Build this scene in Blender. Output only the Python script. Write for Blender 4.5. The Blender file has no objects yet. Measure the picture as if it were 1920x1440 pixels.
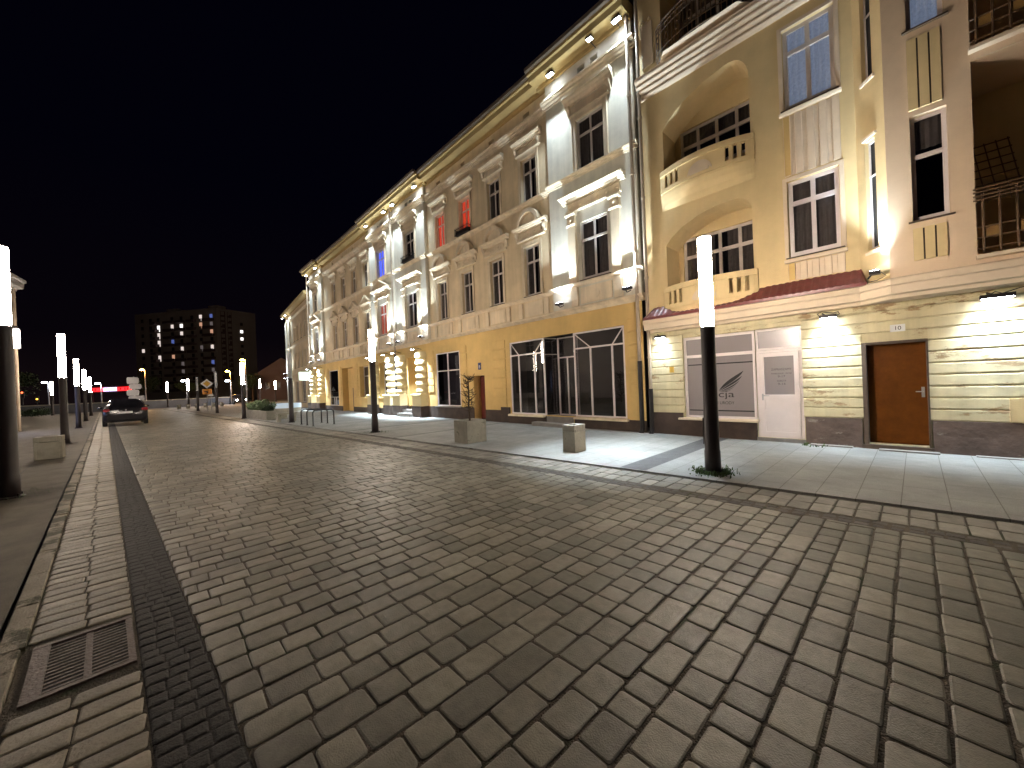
import bpy, bmesh, math, random
from mathutils import Vector, Matrix
R = math.radians
PI = math.pi
random.seed(7)
scene = bpy.context.scene
COL = scene.collection

# ------------------------------------------------------------------ camera
cam_d = bpy.data.cameras.new('camera')
cam_d.sensor_width = 36
cam_d.lens = 709.7 / 1920 * 36
cam_d.clip_start = 0.05
cam_d.clip_end = 900
cam = bpy.data.objects.new('camera', cam_d)
COL.objects.link(cam)
yaw, pit, roll = R(43.108), R(-0.145), R(2.359)
F = Vector((math.cos(yaw) * math.cos(pit), -math.sin(yaw) * math.cos(pit), math.sin(pit)))
Rt = Vector((-math.sin(yaw), -math.cos(yaw), 0))
U = Rt.cross(F)
R2 = Rt * math.cos(roll) - U * math.sin(roll)
U2 = Rt * math.sin(roll) + U * math.cos(roll)
cam.matrix_world = Matrix(((R2.x, U2.x, -F.x, 0), (R2.y, U2.y, -F.y, 0), (R2.z, U2.z, -F.z, 1.5), (0, 0, 0, 1)))
scene.camera = cam

# ------------------------------------------------------------------ world, exposure
w = bpy.data.worlds.new('World')
scene.world = w
w.use_nodes = True
bg = w.node_tree.nodes['Background']
_nt = w.node_tree
_tc = _nt.nodes.new('ShaderNodeTexCoord'); _sp = _nt.nodes.new('ShaderNodeSeparateXYZ'); _rp = _nt.nodes.new('ShaderNodeValToRGB')
_nt.links.new(_tc.outputs['Generated'], _sp.inputs[0]); _nt.links.new(_sp.outputs['Z'], _rp.inputs['Fac'])
_rp.color_ramp.elements[0].position = 0.0; _rp.color_ramp.elements[0].color = (0.95, 0.55, 0.62, 1)
_rp.color_ramp.elements[1].position = 0.42; _rp.color_ramp.elements[1].color = (0.10, 0.09, 0.42, 1)
_e = _rp.color_ramp.elements.new(0.12); _e.color = (0.34, 0.20, 0.42, 1)
_nt.links.new(_rp.outputs['Color'], bg.inputs['Color'])
bg.inputs['Strength'].default_value = 0.0055
scene.view_settings.view_transform = 'Standard'
scene.view_settings.look = 'None'
scene.view_settings.exposure = 0.15
scene.view_settings.gamma = 1
TUBE = 136.0      # radiance of the tube lamps
UP = 72.0         # wall floodlights, watts
EAVE = 62.0
DOWN = 12.0

# ------------------------------------------------------------------ materials
MATS = {}
def new_mat(name):
    m = bpy.data.materials.new(name)
    m.use_nodes = True
    nt = m.node_tree
    return m, nt, nt.nodes['Principled BSDF']

def N(nt, typ, **kw):
    n = nt.nodes.new(typ)
    for k, v in kw.items():
        setattr(n, k, v)
    return n

def mat(name, col, rough=0.7, bump=0.0, bscale=30.0, var=0.12, vscale=3.0, metal=0.0, emit=None, es=0.0, stain=None, stain_amt=0.5, stain_scale=2.0, spec=0.5, island=0.0, streak=0.0, patch=0.0, stain_map=(1, 1, 1)):
    if name in MATS:
        return MATS[name]
    m, nt, p = new_mat(name)
    L = nt.links.new
    geo = N(nt, 'ShaderNodeNewGeometry')
    p.inputs['Roughness'].default_value = rough
    p.inputs['Metallic'].default_value = metal
    p.inputs['Specular IOR Level'].default_value = spec
    base = None
    rgb = (col[0], col[1], col[2], 1)
    p.inputs['Base Color'].default_value = rgb
    if var > 0 or stain or island:
        no = N(nt, 'ShaderNodeTexNoise'); no.inputs['Scale'].default_value = vscale; no.inputs['Detail'].default_value = 6
        no.inputs['Roughness'].default_value = 0.65
        L(geo.outputs['Position'], no.inputs['Vector'])
        mr = N(nt, 'ShaderNodeMapRange')
        mr.inputs['From Min'].default_value = 0.3; mr.inputs['From Max'].default_value = 0.7
        mr.inputs['To Min'].default_value = 1 - var; mr.inputs['To Max'].default_value = 1 + var
        L(no.outputs['Fac'], mr.inputs['Value'])
        mx = N(nt, 'ShaderNodeVectorMath', operation='SCALE')
        mx.inputs[0].default_value = col[:3]
        fac = mr.outputs['Result']
        if island:
            mr2 = N(nt, 'ShaderNodeMapRange')
            mr2.inputs['To Min'].default_value = 1 - island; mr2.inputs['To Max'].default_value = 1 + island
            L(geo.outputs['Random Per Island'], mr2.inputs['Value'])
            mm = N(nt, 'ShaderNodeMath', operation='MULTIPLY')
            L(fac, mm.inputs[0]); L(mr2.outputs['Result'], mm.inputs[1])
            fac = mm.outputs[0]
        for amt, mpv, sc_ in ((streak, (5, 5, 0.35), 1.0), (patch, (1, 1, 1), 0.55)):
            if amt:
                mp_ = N(nt, 'ShaderNodeMapping'); mp_.inputs['Scale'].default_value = mpv; L(geo.outputs['Position'], mp_.inputs['Vector'])
                n3 = N(nt, 'ShaderNodeTexNoise'); n3.inputs['Scale'].default_value = sc_; n3.inputs['Detail'].default_value = 7; n3.inputs['Roughness'].default_value = 0.6
                L(mp_.outputs['Vector'], n3.inputs['Vector'])
                r3 = N(nt, 'ShaderNodeMapRange'); r3.inputs['From Min'].default_value = 0.38; r3.inputs['From Max'].default_value = 0.62
                r3.inputs['To Min'].default_value = 1 - amt; r3.inputs['To Max'].default_value = 1 + amt * 0.4
                L(n3.outputs['Fac'], r3.inputs['Value'])
                m3 = N(nt, 'ShaderNodeMath', operation='MULTIPLY'); L(fac, m3.inputs[0]); L(r3.outputs['Result'], m3.inputs[1]); fac = m3.outputs[0]
        L(fac, mx.inputs['Scale'])
        base = mx.outputs['Vector']
        if stain:
            n2 = N(nt, 'ShaderNodeTexNoise'); n2.inputs['Scale'].default_value = stain_scale; n2.inputs['Detail'].default_value = 9
            n2.inputs['Roughness'].default_value = 0.7
            _ms = N(nt, 'ShaderNodeMapping'); _ms.inputs['Scale'].default_value = stain_map; L(geo.outputs['Position'], _ms.inputs['Vector']); L(_ms.outputs['Vector'], n2.inputs['Vector'])
            r2 = N(nt, 'ShaderNodeMapRange'); r2.inputs['From Min'].default_value = stain_amt; r2.inputs['From Max'].default_value = stain_amt + 0.05
            L(n2.outputs['Fac'], r2.inputs['Value'])
            mc = N(nt, 'ShaderNodeMix', data_type='RGBA')
            L(r2.outputs['Result'], mc.inputs['Factor'])
            L(base, mc.inputs[6]); mc.inputs[7].default_value = (stain[0], stain[1], stain[2], 1)
            base = mc.outputs[2]
        L(base, p.inputs['Base Color'])
    if bump > 0:
        nb = N(nt, 'ShaderNodeTexNoise'); nb.inputs['Scale'].default_value = bscale; nb.inputs['Detail'].default_value = 8
        L(geo.outputs['Position'], nb.inputs['Vector'])
        bp = N(nt, 'ShaderNodeBump'); bp.inputs['Strength'].default_value = bump; bp.inputs['Distance'].default_value = 0.02
        L(nb.outputs['Fac'], bp.inputs['Height']); L(bp.outputs['Normal'], p.inputs['Normal'])
    if emit:
        p.inputs['Emission Color'].default_value = (emit[0], emit[1], emit[2], 1)
        p.inputs['Emission Strength'].default_value = es
    MATS[name] = m
    return m

def glass_mat(name, tint, refl_rough=0.03, base_mix=0.0, base_col=(0.3, 0.3, 0.3), r0=0.075):
    """thin window glass: see-through with Fresnel reflection (plus an optional frosted film)"""
    m, nt, p = new_mat(name)
    L = nt.links.new
    nt.nodes.remove(p)
    out = nt.nodes['Material Output']
    tr = N(nt, 'ShaderNodeBsdfTransparent'); tr.inputs['Color'].default_value = (*tint, 1)
    gl = N(nt, 'ShaderNodeBsdfGlossy'); gl.inputs['Roughness'].default_value = refl_rough
    fr = N(nt, 'ShaderNodeLayerWeight'); fr.inputs['Blend'].default_value = 0.5
    pw = N(nt, 'ShaderNodeMath', operation='POWER'); pw.inputs[1].default_value = 4.5; L(fr.outputs['Facing'], pw.inputs[0])
    mul = N(nt, 'ShaderNodeMath', operation='MULTIPLY_ADD'); mul.inputs[1].default_value = 0.95; mul.inputs[2].default_value = r0
    mul.use_clamp = True
    L(pw.outputs[0], mul.inputs[0])
    ms = N(nt, 'ShaderNodeMixShader')
    L(mul.outputs[0], ms.inputs['Fac'])
    under = tr.outputs[0]
    if base_mix > 0:
        df = N(nt, 'ShaderNodeBsdfDiffuse'); df.inputs['Color'].default_value = (*base_col, 1)
        m2 = N(nt, 'ShaderNodeMixShader'); m2.inputs['Fac'].default_value = base_mix
        L(tr.outputs[0], m2.inputs[1]); L(df.outputs[0], m2.inputs[2]); under = m2.outputs[0]
    L(under, ms.inputs[1]); L(gl.outputs[0], ms.inputs[2])
    L(ms.outputs[0], out.inputs['Surface'])
    MATS[name] = m
    return m

def emis_mat(name, col, s):
    m, nt, p = new_mat(name)
    p.inputs['Base Color'].default_value = (0.6, 0.6, 0.6, 1)
    p.inputs['Emission Color'].default_value = (*col, 1)
    p.inputs['Emission Strength'].default_value = s
    MATS[name] = m
    return m

def tube_mat(name, col, s, z0, z1):
    """the lit diffuser: brighter towards the LED head at its foot"""
    m, nt, p = new_mat(name)
    L = nt.links.new
    p.inputs['Base Color'].default_value = (0.7, 0.7, 0.7, 1)
    p.inputs['Emission Color'].default_value = (*col, 1)
    tc = N(nt, 'ShaderNodeTexCoord'); sx = N(nt, 'ShaderNodeSeparateXYZ')
    L(tc.outputs['Object'], sx.inputs[0])
    mr = N(nt, 'ShaderNodeMapRange')
    mr.inputs['From Min'].default_value = z0; mr.inputs['From Max'].default_value = z1
    mr.inputs['To Min'].default_value = s * 1.5; mr.inputs['To Max'].default_value = s * 0.6
    L(sx.outputs['Z'], mr.inputs['Value']); L(mr.outputs['Result'], p.inputs['Emission Strength'])
    MATS[name] = m
    return m

def slab_mat():
    m, nt, p = new_mat('paving_slab')
    L = nt.links.new
    geo = N(nt, 'ShaderNodeNewGeometry')
    mp = N(nt, 'ShaderNodeMapping'); mp.inputs['Rotation'].default_value = (0, 0, R(90))
    mp.inputs['Location'].default_value = (0.1, 0.21, 0)
    L(geo.outputs['Position'], mp.inputs['Vector'])
    br = N(nt, 'ShaderNodeTexBrick'); br.offset = 0.5
    br.inputs['Scale'].default_value = 1.0; br.inputs['Mortar Size'].default_value = 0.004
    br.inputs['Brick Width'].default_value = 0.72; br.inputs['Row Height'].default_value = 0.36
    br.inputs['Color1'].default_value = (0.275, 0.268, 0.245, 1); br.inputs['Color2'].default_value = (0.245, 0.24, 0.22, 1)
    br.inputs['Mortar'].default_value = (0.13, 0.12, 0.10, 1); br.inputs['Bias'].default_value = -0.2
    L(mp.outputs['Vector'], br.inputs['Vector'])
    no = N(nt, 'ShaderNodeTexNoise'); no.inputs['Scale'].default_value = 1.3; no.inputs['Detail'].default_value = 9
    no.inputs['Roughness'].default_value = 0.7
    L(geo.outputs['Position'], no.inputs['Vector'])
    mr = N(nt, 'ShaderNodeMapRange'); mr.inputs['From Min'].default_value = 0.3; mr.inputs['From Max'].default_value = 0.7
    mr.inputs['To Min'].default_value = 0.72; mr.inputs['To Max'].default_value = 1.2
    L(no.outputs['Fac'], mr.inputs['Value'])
    n2 = N(nt, 'ShaderNodeTexNoise'); n2.inputs['Scale'].default_value = 140; n2.inputs['Detail'].default_value = 3
    L(geo.outputs['Position'], n2.inputs['Vector'])
    mr2 = N(nt, 'ShaderNodeMapRange'); mr2.inputs['From Min'].default_value = 0.3; mr2.inputs['From Max'].default_value = 0.7
    mr2.inputs['To Min'].default_value = 0.75; mr2.inputs['To Max'].default_value = 1.25
    L(n2.outputs['Fac'], mr2.inputs['Value'])
    mm = N(nt, 'ShaderNodeMath', operation='MULTIPLY'); L(mr.outputs[0], mm.inputs[0]); L(mr2.outputs[0], mm.inputs[1])
    sc = N(nt, 'ShaderNodeVectorMath', operation='SCALE')
    L(br.outputs['Color'], sc.inputs[0]); L(mm.outputs[0], sc.inputs['Scale'])
    L(sc.outputs['Vector'], p.inputs['Base Color'])
    p.inputs['Roughness'].default_value = 0.75
    bp = N(nt, 'ShaderNodeBump'); bp.inputs['Strength'].default_value = 0.35; bp.inputs['Distance'].default_value = 0.01
    L(n2.outputs['Fac'], bp.inputs['Height'])
    b2 = N(nt, 'ShaderNodeBump'); b2.inputs['Strength'].default_value = 0.6; b2.inputs['Distance'].default_value = 0.008; b2.invert = True
    L(br.outputs['Fac'], b2.inputs['Height']); L(bp.outputs['Normal'], b2.inputs['Normal'])
    L(b2.outputs['Normal'], p.inputs['Normal'])
    MATS['paving_slab'] = m
    return m

M_slab = slab_mat()
M_slab_left = mat('left_paving', (0.135, 0.115, 0.085), 0.85, 0.5, 90, 0.3, 2.0)
M_sett = mat('sett_stone', (0.185, 0.170, 0.132), 0.50, 0.24, 130, 0.20, 14.0, island=0.34, spec=0.5, patch=0.26)
M_sett_light = mat('light_sett_stone', (0.25, 0.21, 0.15), 0.6, 0.35, 60, 0.22, 9.0, island=0.28)
M_sett_dark = mat('dark_sett_stone', (0.022, 0.020, 0.018), 0.75, 0.4, 80, 0.35, 8.0, island=0.15)
M_joint = mat('joint_soil', (0.085, 0.070, 0.050), 0.95, 0.8, 90, 0.4, 6.0, stain=(0.045, 0.052, 0.022), stain_amt=0.56, stain_scale=1.1)
M_kerb = mat('kerb_concrete', (0.30, 0.26, 0.20), 0.8, 0.5, 60, 0.35, 2.5, stain=(0.07, 0.065, 0.035), stain_amt=0.52, stain_scale=1.4)
M_band = mat('dark_paving_band', (0.075, 0.072, 0.07), 0.8, 0.4, 90, 0.25, 6)
M_earth = mat('far_ground', (0.10, 0.10, 0.10), 0.9, 0.3, 5, 0.3, 0.5)
M_plas_a = mat('beige_plaster', (0.74, 0.59, 0.38), 0.85, 0.18, 45, 0.10, 1.2, streak=0.09, patch=0.10)
M_plas_pier = mat('floodlit_plaster', (0.66, 0.61, 0.50), 0.85, 0.25, 25, 0.10, 2.0, streak=0.08)  # floodlight whitening put into the colour of the lit bays and pilasters
M_trim = mat('trim_plaster', (0.74, 0.61, 0.43), 0.8, 0.12, 50, 0.10, 2.0, streak=0.12)
M_col = mat('floodlit_yellow_plaster', (0.68, 0.55, 0.30), 0.85, 0.12, 60, 0.10, 1.0)  # column yellow paled; wash of the floodlights put into the colour
M_yel = mat('yellow_plaster', (0.66, 0.445, 0.165), 0.85, 0.12, 60, 0.10, 1.0, streak=0.03, patch=0.10)
M_yel_c = mat('cream_yellow_plaster', (0.74, 0.57, 0.30), 0.88, 0.15, 60, 0.10, 0.8, streak=0.03, patch=0.08)
M_pink_c = mat('buff_plaster', (0.72, 0.55, 0.38), 0.88, 0.15, 60, 0.10, 1.0)
M_trim_c = mat('cream_trim', (0.74, 0.60, 0.44), 0.8, 0.12, 50, 0.08, 2.0)
M_board = mat('weathered_rustication', (0.62, 0.54, 0.33), 0.7, 0.4, 7, 0.14, 1.2, stain=(0.33, 0.22, 0.11), stain_amt=0.585, stain_scale=1.5, stain_map=(1, 1, 2.6), streak=0.12)
M_plinth = mat('dark_plinth', (0.055, 0.035, 0.026), 0.8, 0.4, 30, 0.3, 3)
M_plinth_c = mat('rough_brown_plinth', (0.12, 0.082, 0.066), 0.5, 1.6, 5, 0.35, 3.5, stain=(0.26, 0.22, 0.19), stain_amt=0.60, stain_scale=2.2, stain_map=(1, 1, 2.2))
M_soffit = mat('yellow_soffit', (0.40, 0.28, 0.11), 0.8, 0.08, 40, 0.12, 2)
M_gutter = mat('dark_gutter', (0.10, 0.07, 0.045), 0.5, 0.1, 40, 0.2, 3)
M_roof = mat('roof_tile', (0.10, 0.035, 0.03), 0.6, 0.2, 30, 0.25, 5)
M_tile = mat('glazed_red_tile', (0.17, 0.035, 0.035), 0.35, 0.15, 30, 0.25, 8, spec=0.6)
M_frame = mat('white_frame', (0.62, 0.55, 0.50), 0.45, 0.05, 60, 0.08, 4)
M_pvc = mat('white_pvc', (0.78, 0.70, 0.68), 0.35, 0.0, 1, 0.04, 4)
M_dark = mat('dark_room', (0.012, 0.011, 0.012), 0.9, 0, 1, 0.0)
M_cloth = mat('grey_net_curtain', (0.16, 0.135, 0.12), 0.9, 0, 1, 0.15, 8)
M_cloth_w = mat('glowing_white_lace', (0.46, 0.5, 0.56), 0.9, 0.4, 50, 0.2, 20, emit=(0.55, 0.68, 0.95), es=0.22)  # cloth gives off a faint bluish glow of its own
M_cloth_red = mat('lit_red_curtain', (0.5, 0.06, 0.03), 0.9, 0, 1, 0.2, 6, emit=(1.0, 0.10, 0.04), es=0.65)
M_cloth_blue = mat('lit_blue_curtain', (0.1, 0.15, 0.6), 0.9, 0, 1, 0.2, 3, emit=(0.10, 0.16, 1.0), es=1.6)
M_cloth_pink = mat('lit_rosy_curtain', (0.5, 0.15, 0.1), 0.9, 0, 1, 0.2, 4, emit=(0.9, 0.22, 0.14), es=0.45)
M_glass = glass_mat('window_glass', (0.72, 0.72, 0.74))
M_shopglass = glass_mat('shop_glass', (0.52, 0.50, 0.52), 0.02, r0=0.13)
M_frost = glass_mat('frosted_film', (0.5, 0.48, 0.5), 0.25, 0.82, (0.34, 0.30, 0.30))
M_frost_w = glass_mat('pale_frosted_film', (0.5, 0.48, 0.5), 0.25, 0.9, (0.48, 0.43, 0.44))
M_black = mat('black_vinyl', (0.01, 0.008, 0.008), 0.5, 0, 1, 0)
M_ink = mat('grey_vinyl_lettering', (0.03, 0.022, 0.022), 0.5, 0, 1, 0)
M_wood_door = mat('brown_wood_door', (0.14, 0.042, 0.003), 0.55, 0.1, 12, 0.22, 5, spec=0.15)
M_reddoor = mat('dark_red_door', (0.13, 0.02, 0.012), 0.5, 0.1, 12, 0.2, 5)
M_frame_dk = mat('dark_stone_frame', (0.09, 0.06, 0.04), 0.6, 0.2, 20, 0.2, 4)
M_metal = mat('dark_metal', (0.022, 0.018, 0.018), 0.42, 0.08, 40, 0.15, 4, metal=0.3)
M_pole = mat('lamp_pole_paint', (0.035, 0.025, 0.025), 0.5, 0.05, 60, 0.15, 3)
M_steel = mat('brushed_steel', (0.45, 0.45, 0.45), 0.35, 0.05, 60, 0.1, 4, metal=0.8)
M_pipe = mat('beige_downpipe', (0.42, 0.33, 0.24), 0.45, 0.05, 60, 0.12, 4)
M_conc = mat('grey_concrete', (0.33, 0.31, 0.255), 0.85, 0.4, 45, 0.2, 4, stain=(0.16, 0.15, 0.11), stain_amt=0.60, stain_scale=4)
M_stonestep = mat('grey_step', (0.22, 0.20, 0.18), 0.8, 0.4, 50, 0.2, 4)
M_brown_rail = mat('brown_wood_rail', (0.12, 0.07, 0.035), 0.6, 0.15, 30, 0.25, 6)
M_rail_panel = mat('ochre_rail_panel', (0.30, 0.17, 0.05), 0.6, 0.15, 30, 0.4, 5)
M_plate = mat('white_enamel', (0.7, 0.7, 0.7), 0.3, 0, 1, 0.05)
M_blue = mat('blue_enamel', (0.02, 0.03, 0.14), 0.3, 0, 1, 0.05)
M_gold = mat('gold_plaque', (0.55, 0.33, 0.05), 0.35, 0.1, 60, 0.15, 9, metal=0.4)
M_bark = mat('bare_bark', (0.06, 0.038, 0.022), 0.9, 0.5, 40, 0.25, 8)
M_leaf = mat('shrub_leaf', (0.10, 0.15, 0.07), 0.7, 0.1, 30, 0.4, 4, island=0.5)
M_leaf_dk = mat('dark_shrub_leaf', (0.03, 0.05, 0.02), 0.7, 0.1, 30, 0.4, 4, island=0.5)
M_grass = mat('weed_blades', (0.06, 0.10, 0.025), 0.7, 0, 30, 0.3, 20, island=0.5)
M_soil = mat('dark_soil', (0.02, 0.016, 0.012), 0.95, 0.8, 60, 0.3, 10)
M_tower = mat('tower_concrete', (0.36, 0.33, 0.29), 0.9, 0.1, 2, 0.1, 0.2)
M_tower_d = mat('tower_dark_panel', (0.12, 0.085, 0.085), 0.9, 0, 2, 0.1, 0.3)
M_twin = mat('dark_tower_glass', (0.02, 0.02, 0.022), 0.3, 0, 1, 0)
M_grey_sign = mat('grey_sign_back', (0.34, 0.33, 0.34), 0.5, 0.05, 20, 0.1, 2)
M_yellow_sign = mat('yellow_reflective', (0.7, 0.38, 0.03), 0.4, 0, 1, 0.05)
M_orange_sign = mat('orange_reflective', (0.7, 0.26, 0.02), 0.4, 0, 1, 0.05)
M_carpaint = mat('black_car_paint', (0.012, 0.011, 0.014), 0.18, 0, 1, 0.0, spec=0.7)
M_carglass = mat('dark_car_glass', (0.008, 0.008, 0.01), 0.06, 0, 1, 0.0, spec=0.8)
M_tyre = mat('tyre_rubber', (0.015, 0.015, 0.015), 0.8, 0, 1, 0.0)
M_taillight = mat('red_tail_light', (0.30, 0.02, 0.03), 0.2, 0, 1, 0.0)
M_unlit = mat('unlit_diffuser', (0.62, 0.62, 0.64), 0.4, 0, 1, 0.03)
M_tube = tube_mat('lit_diffuser', (1.0, 0.85, 0.70), TUBE, 2.35, 3.85)
M_led = emis_mat('cool_led', (0.80, 0.88, 1.0), 60.0)
M_orange_lamp = emis_mat('orange_lamp', (1.0, 0.42, 0.05), 260.0)
M_white_lamp = emis_mat('white_lamp', (0.82, 0.9, 1.0), 60.0)
M_neon_red = emis_mat('red_neon', (1.0, 0.015, 0.02), 3.0)
M_neon_white = emis_mat('violet_white_neon', (0.75, 0.6, 1.0), 3.0)
M_win_warm = emis_mat('warm_lit_window', (1.0, 0.86, 0.80), 0.75)
M_win_orange = emis_mat('orange_lit_window', (1.0, 0.52, 0.33), 0.5)
M_win_blue = emis_mat('blue_lit_window', (0.2, 0.32, 1.0), 0.32)
M_win_dim = emis_mat('dim_lit_window', (0.7, 0.6, 0.6), 0.12)
M_win_hot = emis_mat('bright_lit_window', (1.0, 0.95, 0.93), 1.8)
M_blue_glow = emis_mat('blue_lit_rim', (0.25, 0.55, 0.8), 0.35)
M_lightbox = emis_mat('pale_green_lightbox', (0.75, 1.0, 0.85), 0.9)
M_added_blue = emis_mat('added_blue_glow', (0.30, 0.45, 1.0), 3.0)  # glow added to throw blue light on the left pavement

# ------------------------------------------------------------------ mesh helpers
def nb():
    return bmesh.new()

def box(bm, x0, x1, y0, y1, z0, z1):
    if x0 > x1: x0, x1 = x1, x0
    if y0 > y1: y0, y1 = y1, y0
    if z0 > z1: z0, z1 = z1, z0
    v = [bm.verts.new(c) for c in ((x0, y0, z0), (x1, y0, z0), (x1, y1, z0), (x0, y1, z0), (x0, y0, z1), (x1, y0, z1), (x1, y1, z1), (x0, y1, z1))]
    for f in ((3, 2, 1, 0), (4, 5, 6, 7), (0, 1, 5, 4), (1, 2, 6, 5), (2, 3, 7, 6), (3, 0, 4, 7)):
        bm.faces.new([v[i] for i in f])

def quad(bm, *pts):
    bm.faces.new([bm.verts.new(p) for p in pts])

def prof(bm, x0, x1, pts):
    """closed (y,z) outline extruded along x"""
    a = [bm.verts.new((x0, p[0], p[1])) for p in pts]
    b = [bm.verts.new((x1, p[0], p[1])) for p in pts]
    n = len(pts)
    for i in range(n):
        bm.faces.new((a[i], a[(i + 1) % n], b[(i + 1) % n], b[i]))
    bm.faces.new(a[::-1]); bm.faces.new(b)

def plate(bm, pts, y0, y1):
    """closed (x,z) outline extruded along y"""
    a = [bm.verts.new((p[0], y0, p[1])) for p in pts]
    b = [bm.verts.new((p[0], y1, p[1])) for p in pts]
    n = len(pts)
    for i in range(n):
        bm.faces.new((a[i], a[(i + 1) % n], b[(i + 1) % n], b[i]))
    bm.faces.new(a[::-1]); bm.faces.new(b)

def lathe(bm, pr, cx, cy, n=16, a0=0, a1=2 * PI, sy=1.0, cap=True):
    full = abs(a1 - a0 - 2 * PI) < 1e-6
    m = n if full else n + 1
    rings = []
    for r, z in pr:
        rings.append([bm.verts.new((cx + r * math.cos(a0 + (a1 - a0) * i / n), cy + sy * r * math.sin(a0 + (a1 - a0) * i / n), z)) for i in range(m)])
    for k in range(len(rings) - 1):
        for i in range(m if full else m - 1):
            j = (i + 1) % m
            bm.faces.new((rings[k][i], rings[k][j], rings[k + 1][j], rings[k + 1][i]))
    if cap:
        if pr[0][0] > 1e-4: bm.faces.new(rings[0][::-1])
        if pr[-1][0] > 1e-4: bm.faces.new(rings[-1])

def tube(bm, path, r, n=6):
    path = [Vector(p) for p in path]
    rs = r if isinstance(r, (list, tuple)) else [r] * len(path)
    rings = []
    for i, p in enumerate(path):
        d = (path[min(i + 1, len(path) - 1)] - path[max(i - 1, 0)]).normalized()
        a = d.orthogonal().normalized() if i == 0 else (rings[-1][1] - d * rings[-1][1].dot(d)).normalized()
        b = d.cross(a)
        rings.append(([bm.verts.new(p + (a * math.cos(2 * PI * k / n) + b * math.sin(2 * PI * k / n)) * rs[i]) for k in range(n)], a))
    for i in range(len(rings) - 1):
        for k in range(n):
            bm.faces.new((rings[i][0][k], rings[i][0][(k + 1) % n], rings[i + 1][0][(k + 1) % n], rings[i + 1][0][k]))
    bm.faces.new(rings[0][0][::-1]); bm.faces.new(rings[-1][0])

def root_loc(o):
    v = Vector((0, 0, 0))
    while o is not None:
        v += o.location
        o = o.parent
    return v

def obj(name, bm, m, parent=None, world=False, smooth=False, label=None):
    me = bpy.data.meshes.new(name)
    bm.normal_update()
    bmesh.ops.recalc_face_normals(bm, faces=bm.faces)
    if world and parent is not None:
        bmesh.ops.translate(bm, verts=bm.verts, vec=-root_loc(parent))
    bm.to_mesh(me); bm.free()
    if m: me.materials.append(m)
    if smooth:
        for p in me.polygons: p.use_smooth = True
    o = bpy.data.objects.new(name, me)
    COL.objects.link(o)
    if parent is not None: o.parent = parent
    if label: o['label'] = label
    return o

def thing(name, label, cat, loc=(0, 0, 0), rz=0, group=None):
    o = bpy.data.objects.new(name, None)
    o.empty_display_size = 0.3
    COL.objects.link(o)
    o.location = loc; o.rotation_euler = (0, 0, rz)
    o['label'] = label; o['category'] = cat
    if group: o['group'] = group
    return o

def tag(o, label, cat, group=None):
    o['label'] = label; o['category'] = cat
    if group: o['group'] = group
    return o

def struct(o):
    o['kind'] = 'structure'
    return o

def dup(root, loc, rz, label, group=None):
    r = root.copy(); COL.objects.link(r); r.location = loc; r.rotation_euler = (0, 0, rz)
    r['label'] = label
    if group: r['group'] = group
    for ch in list(root.children):
        c = ch.copy(); COL.objects.link(c); c.parent = r
        for g in ch.children:
            d = g.copy(); COL.objects.link(d); d.parent = c
    return r

def area_light(name, parent, loc, direction, power, sx, sy, col, spread=140):
    l = bpy.data.lights.new(name, 'AREA'); l.shape = 'RECTANGLE'; l.size = sx; l.size_y = sy
    l.energy = power; l.color = col; l.spread = R(spread)
    o = bpy.data.objects.new(name, l); COL.objects.link(o)
    o.parent = parent; o.location = loc
    o.rotation_euler = Vector(direction).to_track_quat('-Z', 'Y').to_euler()
    return o

def text_on_wall(s, x, y, z, size, m, parent, name='lettering', align='LEFT', depth=0.002, width=None):
    """raised lettering read by someone looking along -y (x grows to the reader's left)"""
    cu = bpy.data.curves.new('t', 'FONT'); cu.body = s; cu.size = size; cu.extrude = depth; cu.align_x = align
    to = bpy.data.objects.new('t', cu); COL.objects.link(to)
    dg = bpy.context.evaluated_depsgraph_get()
    me = bpy.data.meshes.new_from_object(to.evaluated_get(dg))
    COL.objects.unlink(to); bpy.data.objects.remove(to)
    sg = -1
    if width:
        xs_ = [v.co.x for v in me.vertices]; k_ = width / (max(xs_) - min(xs_))
        for v in me.vertices: v.co.x *= k_
    for v in me.vertices:
        c = v.co.copy()
        v.co = Vector((x + sg * c.x, y + c.z, z + c.y))
    me.materials.clear(); me.materials.append(m)
    o = bpy.data.objects.new(name, me); COL.objects.link(o)
    o.parent = parent
    return o

# ------------------------------------------------------------------ ground, road, pavements
def road_y(t, X):           # t = distance from the camera line across the road, road drifts left of the facades
    return -t + 0.07 * X

def strip_mesh(t0, t1, X0, X1, z, step=4.0):
    bm = nb()
    n = int((X1 - X0) / step) + 1
    prev = None
    for i in range(n + 1):
        X = X0 + (X1 - X0) * i / n
        a = bm.verts.new((X, road_y(t0, X), z)); b = bm.verts.new((X, road_y(t1, X), z))
        if prev: bm.faces.new((prev[0], a, b, prev[1]))
        prev = (a, b)
    return bm

bm = nb(); quad(bm, (-60, -260, -0.09), (420, -260, -0.09), (420, 260, -0.09), (-60, 260, -0.09))
struct(obj('ground', bm, M_earth))

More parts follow.
